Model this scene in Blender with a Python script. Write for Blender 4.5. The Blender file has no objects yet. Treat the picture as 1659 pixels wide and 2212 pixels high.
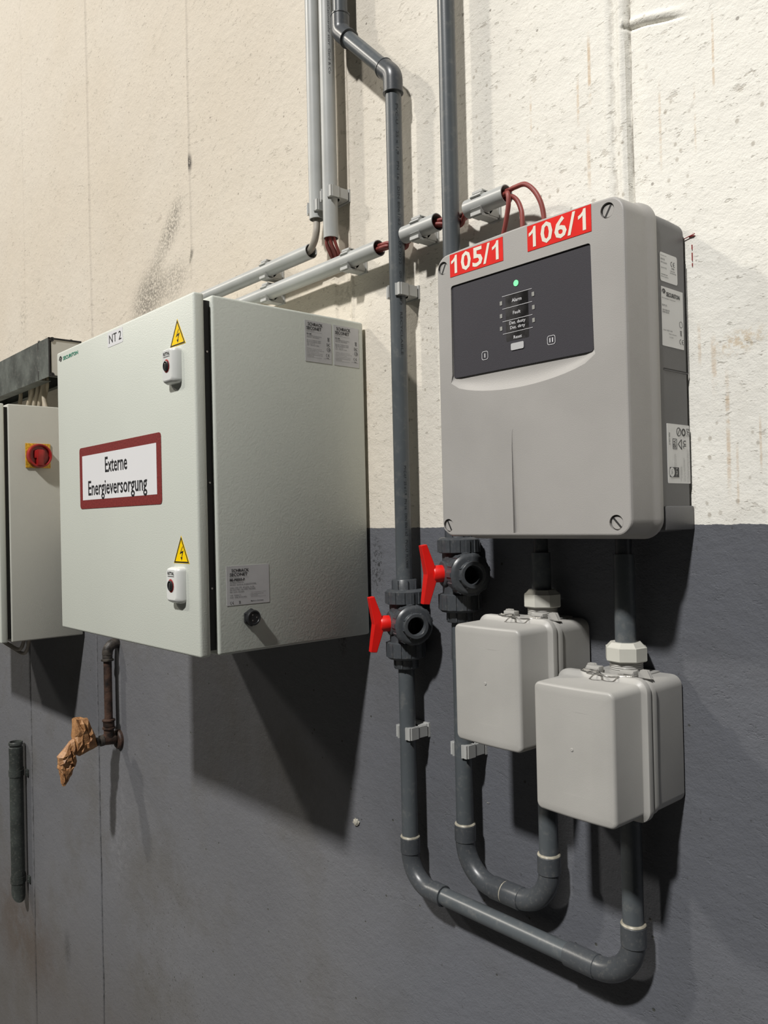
import bpy, bmesh, math, random
from mathutils import Vector, Matrix, noise
PI = math.pi
SC = bpy.context.scene
COL = SC.collection
random.seed(7)

# ---------------------------------------------------------------- camera
cam_d = bpy.data.cameras.new('camera')
cam = bpy.data.objects.new('camera', cam_d)
COL.objects.link(cam)
R = Vector((0.66400179, 0.74738323, -0.0228018)); U = Vector((0.02161707, 0.01129439, 0.99970253)); F = Vector((-0.74741844, 0.66429718, 0.00865674))
cam.matrix_world = Matrix(((R.x, U.x, -F.x, 0.81066624), (R.y, U.y, -F.y, -0.96628268), (R.z, U.z, -F.z, 0.06211128), (0, 0, 0, 1)))
cam_d.sensor_fit = 'HORIZONTAL'; cam_d.sensor_width = 36.0
cam_d.lens = 1764.025 * 36.0 / 1659.0
cam_d.clip_start = 0.01; cam_d.clip_end = 60
SC.camera = cam

# ---------------------------------------------------------------- world, lamps, exposure
SC.view_settings.view_transform = 'Standard'; SC.view_settings.look = 'None'
SC.view_settings.gamma = 1.0; SC.view_settings.exposure = 0.0
SC.view_settings.use_curve_mapping = False
wd = bpy.data.worlds.new('hall_air'); SC.world = wd; wd.use_nodes = True
wbg = wd.node_tree.nodes['Background']
wbg.inputs['Color'].default_value = (0.92, 0.96, 1.0, 1); wbg.inputs['Strength'].default_value = 0.012

def area(name, loc, aim, sx, sy, power, color):
    l = bpy.data.lights.new(name, 'AREA'); l.shape = 'RECTANGLE'; l.size = sx; l.size_y = sy
    l.energy = power; l.color = color
    o = bpy.data.objects.new(name, l); COL.objects.link(o); o.location = loc
    o.rotation_euler = (Vector(aim) - Vector(loc)).to_track_quat('-Z', 'Y').to_euler()
    return o
# a row of high-bay hall lamps, about ten metres up and 9 m in front of the wall
area('hall_lamp', (1.9, -9.0, 10.2), (0, 0, 0), 0.70, 0.70, 2150, (1.0, 0.98, 0.95))
area('hall_lamp', (-9.8, -8.5, 9.7), (-1, 0, 0), 0.70, 0.70, 900, (1.0, 0.94, 0.84))
area('hall_lamp', (-18.0, -8.5, 9.7), (-2, 0, 0), 4.5, 1.2, 600, (1.0, 0.94, 0.84))

# ---------------------------------------------------------------- mesh helpers
class MB:
    def __init__(s): s.v = []; s.f = []; s.sm = []; s.mi = []
    def add(s, vs, fs, smooth=False, mi=0):
        b = len(s.v); s.v += [tuple(p) for p in vs]
        for f in fs: s.f.append([b + i for i in f]); s.sm.append(smooth); s.mi.append(mi)
    def box(s, x0, x1, y0, y1, z0, z1, b=0.0, seg=2, mi=0):
        if b <= 0:
            vs = [(x, y, z) for x in (x0, x1) for y in (y0, y1) for z in (z0, z1)]
            s.add(vs, [(0, 1, 3, 2), (4, 6, 7, 5), (0, 4, 5, 1), (2, 3, 7, 6), (0, 2, 6, 4), (1, 5, 7, 3)], mi=mi); return
        bm = bmesh.new(); bmesh.ops.create_cube(bm, size=1)
        for v in bm.verts:
            v.co = Vector(((x0 + x1) / 2 + v.co.x * (x1 - x0), (y0 + y1) / 2 + v.co.y * (y1 - y0), (z0 + z1) / 2 + v.co.z * (z1 - z0)))
        bmesh.ops.bevel(bm, geom=bm.edges[:], offset=b, segments=seg, profile=0.5, affect='EDGES')
        s.bm(bm, True, mi)
    def bm(s, bm, smooth=False, mi=0):
        bm.verts.ensure_lookup_table(); bm.verts.index_update()
        s.add([v.co[:] for v in bm.verts], [[v.index for v in f.verts] for f in bm.faces], smooth, mi); bm.free()
    def lathe(s, prof, o=(0, 0, 0), ax=(0, 0, 1), n=32, smooth=True, mi=0, closed=False, ph=0.0):
        # prof: (radius, height) list; ax: axis direction
        ax = Vector(ax).normalized(); a = Vector((1, 0, 0)) if abs(ax.x) < .9 else Vector((0, 1, 0))
        e1 = ax.cross(a).normalized(); e2 = ax.cross(e1); o = Vector(o)
        # duplicate rings at sharp corners
        vs = []; fs = []; rings = []
        for r, h in prof:
            rings.append(len(vs))
            for k in range(n):
                t = 2 * PI * k / n + ph
                vs.append(o + ax * h + (e1 * math.cos(t) + e2 * math.sin(t)) * r)
        m = len(prof)
        for i in range(m if closed else m - 1):
            a0 = rings[i]; b0 = rings[(i + 1) % m]
            for k in range(n):
                k2 = (k + 1) % n; fs.append((a0 + k, b0 + k, b0 + k2, a0 + k2))
        s.add(vs, fs, smooth, mi)
        if not closed:
            for (r, h), a0, rev in ((prof[0], rings[0], False), (prof[-1], rings[-1], True)):
                if r > 1e-6:
                    f = [a0 + k for k in range(n)]
                    if rev: f = f[::-1]
                    s.add([vs[i] for i in f], [list(range(n))], False, mi)
    def tube(s, pts, r, n=12, caps=True, smooth=True, mi=0):
        P = [Vector(p) for p in pts]; m = len(P)
        rr = r if isinstance(r, (list, tuple)) else [r] * m
        T = []
        for i in range(m):
            t = (P[min(i + 1, m - 1)] - P[max(i - 1, 0)]).normalized(); T.append(t)
        a = Vector((1, 0, 0)) if abs(T[0].x) < .9 else Vector((0, 1, 0))
        e = T[0].cross(a).normalized(); vs = []
        for i in range(m):
            e = (e - T[i] * e.dot(T[i])).normalized(); g = T[i].cross(e)
            for k in range(n):
                th = 2 * PI * k / n
                vs.append(P[i] + (e * math.cos(th) + g * math.sin(th)) * rr[i])
        fs = [(i * n + k, i * n + (k + 1) % n, (i + 1) * n + (k + 1) % n, (i + 1) * n + k) for i in range(m - 1) for k in range(n)]
        s.add(vs, fs, smooth, mi)
        if caps:
            s.add([vs[k] for k in range(n)], [list(range(n))[::-1]], False, mi)
            s.add([vs[(m - 1) * n + k] for k in range(n)], [list(range(n))], False, mi)
    def pipe(s, p0, p1, ro, ri, n=32, mi=0):
        p0 = Vector(p0); p1 = Vector(p1); L = (p1 - p0).length
        s.lathe([(ri, 0), (ro - .0003, 0), (ro, .0003), (ro, L - .0003), (ro - .0003, L), (ri, L)], p0, p1 - p0, n, True, mi, closed=True)
    def prism(s, outline, fn, d0, d1, smooth=False, mi=0):
        # outline of (a, b) pairs, fn(a, b, d) -> xyz
        n = len(outline)
        vs = [fn(a, b, d0) for a, b in outline] + [fn(a, b, d1) for a, b in outline]
        s.add(vs, [(i, (i + 1) % n, n + (i + 1) % n, n + i) for i in range(n)], smooth, mi)
        s.add(vs[:n], [list(range(n))[::-1]], False, mi); s.add(vs[n:], [list(range(n))], False, mi)
    def loft(s, rings, smooth=True, cap0=False, cap1=False, mi=0):
        n = len(rings[0]); vs = [p for r in rings for p in r]
        fs = [(i * n + k, i * n + (k + 1) % n, (i + 1) * n + (k + 1) % n, (i + 1) * n + k) for i in range(len(rings) - 1) for k in range(n)]
        s.add(vs, fs, smooth, mi)
        if cap0: s.add(rings[0], [list(range(n))[::-1]], False, mi)
        if cap1: s.add(rings[-1], [list(range(n))], False, mi)

def wpos(o):
    p = Vector((0, 0, 0))
    while o: p += o.location; o = o.parent
    return p
def obj(name, mb, mat, parent=None, fixn=True, sharp=None):
    off = wpos(parent) if parent else Vector((0, 0, 0))
    me = bpy.data.meshes.new(name)
    me.from_pydata([(Vector(p) - off)[:] for p in mb.v], [], mb.f)
    me.polygons.foreach_set('use_smooth', mb.sm); me.polygons.foreach_set('material_index', mb.mi)
    for m in (mat if isinstance(mat, (list, tuple)) else [mat]): me.materials.append(m)
    bm = bmesh.new(); bm.from_mesh(me)
    bmesh.ops.remove_doubles(bm, verts=bm.verts[:], dist=1e-6)
    if fixn: bmesh.ops.recalc_face_normals(bm, faces=bm.faces[:])
    lim = math.radians(sharp or 40)
    for e in bm.edges:
        if len(e.link_faces) == 2:
            try: e.smooth = e.calc_face_angle() < lim
            except Exception: pass
    bm.to_mesh(me); bm.free(); me.update()
    o = bpy.data.objects.new(name, me); COL.objects.link(o)
    if parent: o.parent = parent
    return o
def thing(name, label, cat, loc, group=None):
    o = bpy.data.objects.new(name, None); COL.objects.link(o); o.empty_display_size = .02
    o.location = loc; o['label'] = label; o['category'] = cat
    if group: o['group'] = group
    return o
def tag(o, label, cat, group=None):
    o['label'] = label; o['category'] = cat
    if group: o['group'] = group
    return o
def rrect(x0, x1, z0, z1, r, n=6):
    out = []
    for cx, cz, a in ((x1 - r, z1 - r, 0), (x0 + r, z1 - r, 90), (x0 + r, z0 + r, 180), (x1 - r, z0 + r, 270)):
        for k in range(n + 1):
            t = math.radians(a + 90 * k / n); out.append((cx + r * math.cos(t), cz + r * math.sin(t)))
    return out
def circ(cx, cz, r, n=24): return [(cx + r * math.cos(2 * PI * k / n), cz + r * math.sin(2 * PI * k / n)) for k in range(n)]
def arc_pts(c, r, a0, a1, e1, e2, n=14):
    c = Vector(c); e1 = Vector(e1); e2 = Vector(e2)
    return [c + (e1 * math.cos(math.radians(a0 + (a1 - a0) * k / n)) + e2 * math.sin(math.radians(a0 + (a1 - a0) * k / n))) * r for k in range(n + 1)]
def bez(p, n=16):
    # smooth Catmull-Rom through points
    P = [Vector(q) for q in p]; P = [P[0] * 2 - P[1]] + P + [P[-1] * 2 - P[-2]]; out = []
    for i in range(1, len(P) - 2):
        for k in range(n):
            t = k / n; a, b, c, d = P[i - 1:i + 3]
            out.append(.5 * ((2 * b) + (c - a) * t + (2 * a - 5 * b + 4 * c - d) * t * t + (3 * b - a - 3 * c + d) * t ** 3))
    out.append(P[-2]); return out

# ---------------------------------------------------------------- materials
class NT:
    def __init__(s, name):
        s.m = bpy.data.materials.new(name); s.m.use_nodes = True; s.t = s.m.node_tree; s.b = s.t.nodes['Principled BSDF']
        s.co = s.t.nodes.new('ShaderNodeTexCoord').outputs['Object']
    def n(s, ty, ins={}, **kw):
        nd = s.t.nodes.new(ty)
        for k, v in kw.items(): setattr(nd, k, v)
        for k, v in ins.items():
            if hasattr(v, 'is_output') or isinstance(v, bpy.types.NodeSocket): s.t.links.new(v, nd.inputs[k])
            else: nd.inputs[k].default_value = v
        return nd
    def math(s, op, a, b=0.0, c=None, clamp=False):
        ins = {0: a, 1: b}
        if c is not None: ins[2] = c
        return s.n('ShaderNodeMath', ins, operation=op, use_clamp=clamp).outputs[0]
    def noise(s, scale, detail=3, rough=.5, vec=None, dist=0.0):
        return s.n('ShaderNodeTexNoise', {'Vector': vec or s.co, 'Scale': scale, 'Detail': detail, 'Roughness': rough, 'Distortion': dist}).outputs['Fac']
    def mapp(s, sc, rot=(0, 0, 0), loc=(0, 0, 0)):
        return s.n('ShaderNodeMapping', {'Vector': s.co, 'Scale': sc, 'Rotation': rot, 'Location': loc}).outputs[0]
    def ramp(s, f, a, b, inv=False):
        return s.n('ShaderNodeMapRange', {'Value': f, 'From Min': a, 'From Max': b, 'To Min': 1.0 if inv else 0.0, 'To Max': 0.0 if inv else 1.0}, interpolation_type='SMOOTHSTEP').outputs[0]
    def mix(s, f, a, b, mode='MIX'):
        nd = s.n('ShaderNodeMix', data_type='RGBA', blend_type=mode)
        for k, v in ((0, f), (6, a), (7, b)):
            if isinstance(v, bpy.types.NodeSocket): s.t.links.new(v, nd.inputs[k])
            else: nd.inputs[k].default_value = v if k == 0 else (v if len(v) == 4 else (*v, 1))
        return nd.outputs[2]
    def set(s, **k):
        for a, v in k.items():
            a = a.replace('_', ' ')
            if isinstance(v, bpy.types.NodeSocket): s.t.links.new(v, s.b.inputs[a])
            else: s.b.inputs[a].default_value = (*v, 1) if isinstance(v, tuple) and len(v) == 3 else v
    def bump(s, h, strength, dist, prev=None):
        ins = {'Height': h, 'Strength': strength, 'Distance': dist}
        if prev: ins['Normal'] = prev
        return s.n('ShaderNodeBump', ins).outputs[0]

def mat(name, col, rough=.5, metal=0.0, grain=0.0, gscale=600, var=.04, vscale=6, spec=.5, dust=0.0):
    t = NT(name); c = (*col, 1)
    v = t.ramp(t.noise(vscale, 4), .3, .7)
    dark = tuple(x * (1 - var * 2) for x in col); lite = tuple(min(1, x * (1 + var)) for x in col)
    cc = t.mix(v, dark, lite)
    if dust: cc = t.mix(t.math('MULTIPLY', t.ramp(t.noise(vscale * 9, 6, .65), .5, .75), dust), cc, (.45, .42, .37))
    t.set(Base_Color=cc, Roughness=rough, Metallic=metal, Specular_IOR_Level=spec)
    if grain: t.set(Normal=t.bump(t.noise(gscale, 2), grain, .001))
    return t.m

M = {}
M['door'] = mat('powder_coat_light_grey', (.565, .590, .535), .42, grain=.25, gscale=420, var=.015, vscale=3)
M['body'] = mat('powder_coat_textured', (.535, .560, .510), .45, grain=.26, gscale=300, var=.015, vscale=3)
M['cab2'] = mat('powder_coat_warm_grey', (.50, .50, .45), .42, grain=.25, gscale=420, var=.02, vscale=3)
M['gasket'] = mat('black_rubber', (.018, .018, .018), .7)
M['cover'] = mat('detector_grey_plastic', (.345, .334, .320), .45, grain=.15, gscale=900, var=.03, vscale=9)
M['base'] = mat('detector_dark_grey_plastic', (.105, .105, .108), .42, grain=.15, gscale=900, var=.06, vscale=9)
M['panel'] = mat('anthracite_foil', (.050, .048, .056), .55, grain=.3, gscale=1400, var=.02, spec=.15)
M['fbox'] = mat('filter_housing_grey', (.385, .378, .358), .42, grain=.1, gscale=800, var=.03, vscale=12)
M['gland'] = mat('pale_grey_nylon', (.56, .555, .50), .4, var=.03, dust=.15)
M['pvc'] = mat('dark_grey_pvc', (.082, .093, .101), .34, var=.05, vscale=8, grain=.05, dust=.12)
M['fit'] = mat('dark_grey_fitting', (.060, .066, .073), .34, var=.06, vscale=20, grain=.05, dust=.12)
M['glue'] = mat('dried_glue', (.36, .335, .27), .4, var=.2, vscale=80)
M['redp'] = mat('red_plastic', (.76, .010, .006), .42, grain=.1, var=.03, vscale=20)
M['conduit'] = mat('light_grey_conduit', (.405, .415, .405), .36, var=.05, vscale=14, dust=.25)
M['clip'] = mat('light_grey_clip', (.44, .445, .43), .4, var=.04)
M['cable'] = mat('red_cable_sheath', (.25, .048, .040), .5, var=.08, vscale=30)
M['gcable'] = mat('grey_cable_sheath', (.32, .29, .25), .5, var=.08, vscale=30)
M['bcable'] = mat('beige_cable_sheath', (.38, .33, .25), .55, var=.08, vscale=30)
M['white'] = mat('white_sticker', (.70, .70, .69), .4, var=.02)
M['sgrey'] = mat('silver_sticker', (.50, .50, .505), .38, var=.03, vscale=30)
M['ink'] = mat('black_ink', (.012, .012, .014), .5)
M['tink'] = mat('grey_print', (.10, .10, .105), .5)
M['pink'] = mat('pipe_print', (.030, .034, .038), .5)
M['green'] = mat('green_ink', (.0, .22, .13), .5)
M['wine'] = mat('wine_red_film', (.20, .028, .026), .45, var=.12, vscale=300)
M['signw'] = mat('sign_white', (.72, .72, .73), .4, var=.01)
M['yellow'] = mat('warning_yellow', (.90, .60, .0), .4)
M['lock'] = mat('white_lock_housing', (.66, .67, .65), .3, var=.01)
M['blackp'] = mat('black_plastic', (.015, .016, .018), .4)
M['lred'] = mat('lock_red_ring', (.45, .05, .05), .4)
M['steel'] = mat('zinc_steel', (.45, .44, .42), .3, metal=.9, var=.1, vscale=60)
M['orange'] = mat('red_label_film', (.72, .012, .007), .5, var=.05, vscale=60, spec=.2)
M['cream'] = mat('cream_digit', (.78, .74, .64), .4)
M['lcdw'] = mat('panel_print_white', (.62, .62, .64), .5)
M['led'] = mat('led_window_grey', (.30, .30, .28), .4)
M['foil'] = mat('clear_film_window', (.050, .048, .048), .12, var=.35, vscale=40)
M['duct'] = mat('galvanised_dark_duct', (.095, .105, .095), .5, metal=.1, var=.25, vscale=12, dust=.2)
M['rust'] = mat('rusty_iron', (.052, .027, .018), .6, var=.5, vscale=30, grain=.6, gscale=200)
M['oldfit'] = mat('old_iron_fitting', (.060, .052, .045), .5, metal=.3, var=.4, vscale=50, grain=.5, gscale=200)
M['paintpipe'] = mat('overpainted_pipe', (.040, .047, .043), .55, var=.2, vscale=15, grain=.3, gscale=150, dust=.15)
M['swy'] = mat('switch_yellow', (.62, .34, .015), .45, var=.2, vscale=200)
M['swr'] = mat('switch_red', (.33, .014, .014), .3, var=.1, vscale=50)
M['mark'] = mat('red_pencil', (.30, .03, .03), .7)
M['putty'] = mat('pale_plaster', (.42, .40, .34), .9, var=.2, vscale=200)
def glow(name, col, st):
    t = NT(name); t.set(Base_Color=(.1, .5, .2), Emission_Color=col, Emission_Strength=st); return t.m
M['gled'] = glow('green_led', (.20, .80, .36), .85)
def paper():
    t = NT('brown_paper_tape'); n1 = t.noise(60, 4, .6); n2 = t.noise(180, 3)
    t.set(Base_Color=t.mix(t.ramp(n1, .35, .65), (.42, .22, .095), (.27, .125, .05)), Roughness=.5,
          Normal=t.bump(n2, .5, .003)); return t.m
M['paper'] = paper()

def wall_mat():
    t = NT('painted_concrete')
    sx = t.n('ShaderNodeSeparateXYZ', {0: t.co}); X, Z = sx.outputs[0], sx.outputs[2]
    big = t.noise(1.6, 4, .55); mid = t.noise(9, 5, .6); fine = t.noise(140, 4, .6); grain = t.noise(480, 2)
    # slanting trowel marks of the cream coat
    tr = t.noise(38, 5, .62, t.mapp((1.0, 1.0, 1.7), (0, math.radians(-38), 0)))
    cream = t.mix(t.ramp(big, .3, .7), (.600, .535, .440), (.630, .575, .490))
    # cream lightened towards the right, making up in colour for weaker light
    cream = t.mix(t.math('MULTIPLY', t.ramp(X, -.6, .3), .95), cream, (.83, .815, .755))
    cream = t.mix(t.math('MULTIPLY', t.ramp(mid, .5, .75), .18), cream, (.56, .52, .45))
    # small scratches following the trowel
    scr = t.noise(120, 3, .7, t.mapp((.55, 1, 1.6), (0, math.radians(-40), 0)))
    scr = t.math('MULTIPLY', t.ramp(scr, .60, .66), t.ramp(tr, .45, .58))
    cream = t.mix(t.math('MULTIPLY', scr, .55), cream, (.30, .27, .22))
    fl2 = t.n('ShaderNodeTexVoronoi', {'Vector': t.mapp((1, 1, .8), (0, math.radians(-35), 0)), 'Scale': 95.0})
    fr = t.n('ShaderNodeSeparateColor', {0: fl2.outputs['Color']}).outputs[0]
    fleck = t.math('MULTIPLY', t.math('MULTIPLY', t.ramp(fl2.outputs['Distance'], .14, .32, True), t.ramp(fr, .72, .80)), t.ramp(t.noise(5, 4, .6), .42, .6))
    cream = t.mix(t.math('MULTIPLY', fleck, .60), cream, (.34, .30, .24))
    # dark chips and short scratches where the coat has broken
    ch = t.noise(34, 5, .7, t.mapp((.7, 1, 1.5), (0, math.radians(-42), 0), (2.3, 0, 5.1)))
    ch = t.math('MULTIPLY', t.ramp(ch, .60, .645), t.ramp(t.noise(4.5, 4, .6), .40, .58))
    cream = t.mix(t.math('MULTIPLY', ch, .42), cream, (.36, .32, .26))
    # pinholes
    vo = t.n('ShaderNodeTexVoronoi', {'Vector': t.co, 'Scale': 34.0, 'Randomness': 1.0})
    rnd = t.n('ShaderNodeSeparateColor', {0: vo.outputs['Color']}).outputs[0]
    pit = t.math('MULTIPLY', t.ramp(vo.outputs['Distance'], .05, .10, True), t.ramp(rnd, .68, .72))
    cream = t.mix(t.math('MULTIPLY', pit, .65), cream, (.20, .17, .14))
    # vertical rust runs, mostly right of the pipes
    st = t.noise(1.0, 2, .6, t.mapp((75, 1, 5.5), loc=(3.1, 0, 1.7)))
    reg = t.math('MULTIPLY', t.ramp(X, -.1, .12), t.ramp(Z, .06, .2))
    st = t.math('MULTIPLY', t.ramp(st, .76, .82), reg)
    cream = t.mix(t.math('MULTIPLY', st, .55), cream, (.50, .33, .17))
    def streak(c, x, z0, z1, w, k, col=(.52, .34, .17)):
        cz = (z0 + z1) / 2; hz = abs(z1 - z0) / 2
        dx = t.math('ABSOLUTE', t.math('SUBTRACT', X, x)); dz = t.math('ABSOLUTE', t.math('SUBTRACT', Z, cz))
        f = t.math('MULTIPLY', t.ramp(dx, w * .3, w, True), t.ramp(dz, hz * .4, hz, True))
        f = t.math('MULTIPLY', f, t.ramp(t.noise(55, 4, .7), .36, .56))
        return t.mix(t.math('MULTIPLY', f, k * .8), c, col)
    for a in ((.1695, .735, .62, .0035, .7), (.150, .68, .60, .003, .6), (.165, .61, .50, .004, .4), (.345, .68, .56, .0022, .6),
              (.273, .626, .49, .0025, .4), (.068, .685, .62, .0025, .5), (.3515, .245, .07, .0035, .6), (.336, .285, .20, .0045, .5),
              (.362, .15, .06, .0022, .4), (.318, .30, .24, .003, .5), (.32, .60, .50, .002, .4), (.39, .18, .10, .002, .5)):
        cream = streak(cream, *a)
    def joint(c, x, slope, z0, z1, w, k, col, lo=.35, hi=.6):  # ragged dark line along a joint: groove shade put into the colour
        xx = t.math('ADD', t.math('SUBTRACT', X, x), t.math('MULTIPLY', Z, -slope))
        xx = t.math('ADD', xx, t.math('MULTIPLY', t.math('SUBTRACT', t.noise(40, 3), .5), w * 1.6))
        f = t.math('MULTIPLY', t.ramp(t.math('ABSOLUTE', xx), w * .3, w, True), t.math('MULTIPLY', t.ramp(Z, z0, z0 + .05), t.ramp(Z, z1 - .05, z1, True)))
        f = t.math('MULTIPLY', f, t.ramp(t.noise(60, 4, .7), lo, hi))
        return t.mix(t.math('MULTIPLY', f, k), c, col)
    joint_shade = (.24, .21, .17)
    cream = joint(cream, .2300, 0, .44, 2.6, .0026, .55, joint_shade); cream = joint(cream, .2050, 0, .44, 2.6, .005, .35, joint_shade)
    cream = joint(cream, -.3510, -.003, .36, 2.6, .0035, .35, joint_shade); cream = joint(cream, -.9580, 0, .60, 2.6, .004, .45, joint_shade, .45, .6)
    cream = joint(cream, -1.5580, -.008, .35, 2.6, .005, .45, joint_shade, .45, .6); cream = joint(cream, -2.136, 0, .3, 2.6, .008, .4, joint_shade, .45, .6)
    def blot(c, x, z, rx, rz, ang, k, col, sc=160, lo=.40, hi=.62):
        ca, sa = math.cos(math.radians(ang)), math.sin(math.radians(ang))
        dx = t.math('SUBTRACT', X, x); dz = t.math('SUBTRACT', Z, z)
        u = t.math('DIVIDE', t.math('ADD', t.math('MULTIPLY', dx, ca), t.math('MULTIPLY', dz, sa)), rx)
        v = t.math('DIVIDE', t.math('SUBTRACT', t.math('MULTIPLY', dz, ca), t.math('MULTIPLY', dx, sa)), rz)
        d = t.math('SQRT', t.math('ADD', t.math('MULTIPLY', u, u), t.math('MULTIPLY', v, v)))
        f = t.math('MULTIPLY', t.ramp(d, .15, 1.0, True), t.ramp(t.noise(sc, 4, .7), lo, hi))
        return t.mix(t.math('MULTIPLY', f, k), c, col)
    g = (.16, .145, .12)
    cream = blot(cream, -1.05, .808, .115, .052, 52, .8, g)
    cream = blot(cream, -1.12, .755, .12, .045, 48, .5, g)
    cream = blot(cream, -1.19, .655, .15, .10, 25, .85, g, lo=.36, hi=.58)
    cream = blot(cream, -1.05, .665, .12, .07, 10, .6, g)
    cream = blot(cream, -.951, .93, .014, .03, 0, .95, (.08, .07, .06), 300, .3, .5)
    cream = blot(cream, -.955, .705, .012, .028, -30, .8, (.10, .09, .07), 300, .3, .5)
    cream = blot(cream, -2.16, .80, .06, .12, 0, .6, g, 90, .52, .62)
    cream = blot(cream, -.335, .30, .05, .03, 0, .35, (.5, .36, .22), 200, .5, .6)
    cream = blot(cream, -.37, .49, .05, .05, 0, .45, (.25, .22, .17), 120, .42, .62)
    cream = blot(cream, -.205, .47, .05, .05, 0, .35, (.25, .22, .17), 120, .42, .62)
    cream = blot(cream, .418, .225, .007, .022, 30, .9, (.10, .07, .07), 400, .42, .5)
    cream = blot(cream, .37, .265, .05, .02, 10, .55, (.55, .40, .22), 120, .45, .6)
    # blue-grey dado paint
    blue = t.mix(t.ramp(big, .3, .7), (.130, .132, .142), (.152, .154, .164))
    blue = t.mix(t.math('MULTIPLY', t.ramp(t.noise(3.2, 6, .65), .45, .68), .6), blue, (.108, .104, .098))
    fade = t.math('MULTIPLY', t.ramp(X, -.55, -.1), .6)
    blue = t.mix(fade, blue, (.105, .113, .134))
    blue = t.mix(t.math('MULTIPLY', pit, .7), blue, (.035, .035, .018))
    vo2 = t.n('ShaderNodeTexVoronoi', {'Vector': t.mapp((1, 1, .6)), 'Scale': 80.0})
    r2 = t.n('ShaderNodeSeparateColor', {0: vo2.outputs['Color']}).outputs[1]
    pit2 = t.math('MULTIPLY', t.math('MULTIPLY', t.ramp(vo2.outputs['Distance'], .08, .16, True), t.ramp(r2, .78, .82)), t.ramp(mid, .42, .6))
    blue = t.mix(t.math('MULTIPLY', pit2, .6), blue, (.045, .043, .04))
    blue = t.mix(t.math('MULTIPLY', t.ramp(Z, -1.0, -1.55, False), .4), blue, (.085, .072, .058))
    blue = blot(blue, -1.30, -1.05, .22, .5, 0, .35, (.095, .088, .075), 6, .3, .6)
    blue = blot(blue, -1.15, -1.15, .45, .65, 0, .65, (.055, .055, .05), 120, .60, .66)
    blue = blot(blue, -.75, -.75, .5, .5, 0, .5, (.06, .06, .055), 150, .63, .69)
    blue = blot(blue, .2, -.35, .5, .6, 0, .55, (.05, .05, .05), 170, .62, .68)
    blue = blot(blue, -1.45, -.80, .10, .30, 0, .35, (.22, .22, .23), 40, .45, .62)
    blue = blot(blue, -2.3, -1.4, .5, .25, 0, .7, (.085, .065, .05), 8, .25, .6)
    blue = blot(blue, -1.857, -1.296, .04, .085, 0, .5, (.05, .05, .05), 90, .3, .5)
    blue = blot(blue, -.405, -.155, .02, .05, 0, .8, (.03, .03, .03), 200, .45, .55)
    blue = blot(blue, -.30, -.02, .025, .07, 0, .9, (.03, .03, .03), 200, .5, .58)
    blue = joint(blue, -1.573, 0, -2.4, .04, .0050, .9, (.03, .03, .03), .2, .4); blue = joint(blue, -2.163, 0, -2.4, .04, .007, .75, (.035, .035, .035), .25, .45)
    # ragged paint line
    edge = t.math('ADD', Z, t.math('MULTIPLY', t.math('SUBTRACT', t.noise(70, 4, .6), .5), .0045))
    isb = t.math('LESS_THAN', edge, .0462)
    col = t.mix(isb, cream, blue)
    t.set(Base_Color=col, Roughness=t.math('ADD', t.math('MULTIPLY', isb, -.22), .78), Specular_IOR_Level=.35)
    h = t.math('ADD', t.math('MULTIPLY', tr, .9), t.math('MULTIPLY', fine, .35))
    h = t.math('ADD', h, t.math('MULTIPLY', pit, -.7)); h = t.math('ADD', h, t.math('MULTIPLY', ch, -.5)); h = t.math('ADD', h, t.math('MULTIPLY', scr, -.4))
    b1 = t.bump(h, .34, .004); b2 = t.bump(mid, .35, .010, b1)
    t.set(Normal=t.bump(grain, .4, .001, b2))
    return t.m
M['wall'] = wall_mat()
M['floor'] = mat('concrete_floor', (.09, .088, .082), .7, var=.2, vscale=3, grain=.3, gscale=60)

# ---------------------------------------------------------------- structure
def smooth(a, b, x):
    t = max(0, min(1, (x - a) / (b - a))); return t * t * (3 - 2 * t)
def ridge(x, c, w): return math.exp(-((x - c) / w) ** 2)
def wall_y(x, z):
    y = 0.0; j = noise.noise(Vector((x * 0, 3.1, z * 9))) * .0016
    up = smooth(-.05, .12, z)
    y -= .0046 * ridge(x, -.953 + j, .0040) * smooth(.62, .75, z) + .0010 * ridge(x, -.944, .006) * up
    y -= .0048 * ridge(x, -1.552 - .008 * z + j, .0050) * up
    y -= .0022 * ridge(x, -2.13 + j, .007) * up
    dn = 1 - smooth(-.1, .0, z)
    y += .0090 * ridge(x, -1.573 + j, .0034) * dn
    y += .0055 * ridge(x, -2.163 + j, .006) * dn + .003 * ridge(x, -2.6, .01)
    # filled pipe chase: a shallow strip with a raised right lip
    s = smooth(-.405, -.395, x) * (1 - smooth(-.362, -.354, x)) * smooth(.33, .46, z)
    y += .0035 * s - .0022 * ridge(x, -.350 + j, .0035) * smooth(.33, .46, z)
    # board joint on the right, with its short sideways run
    k = smooth(.40, .47, z)
    y += k * (.0045 * smooth(.2255, .2280, x) * (1 - smooth(.2290, .258, x)) + .004 * ridge(x, .2290 + j, .0016) - .0042 * ridge(x, .2195 + j, .0050) - .0016 * ridge(x, .196, .005) + .002 * ridge(x, .2055, .004))
    if x > .222:
        f = 1 - smooth(.28, .335, x)
        f *= f; y -= .0024 * ridge(z, .7145 - .27 * (x - .228), .0045) * f; y += .0042 * ridge(z, .7060 - .28 * (x - .228), .0022) * f
    y += noise.noise(Vector((x * 5, 0, z * 3.2))) * .0011 + noise.noise(Vector((x * 15, 4, z * 11))) * .0005
    return max(-.0052, y) + .001
def grid_vals(a, b, step, fine):
    v = []; x = a
    while x < b:
        v.append(x); s = step
        for (f0, f1, fs) in fine:
            if f0 <= x <= f1: s = min(s, fs)
        x += s
    v.append(b); return v
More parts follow.
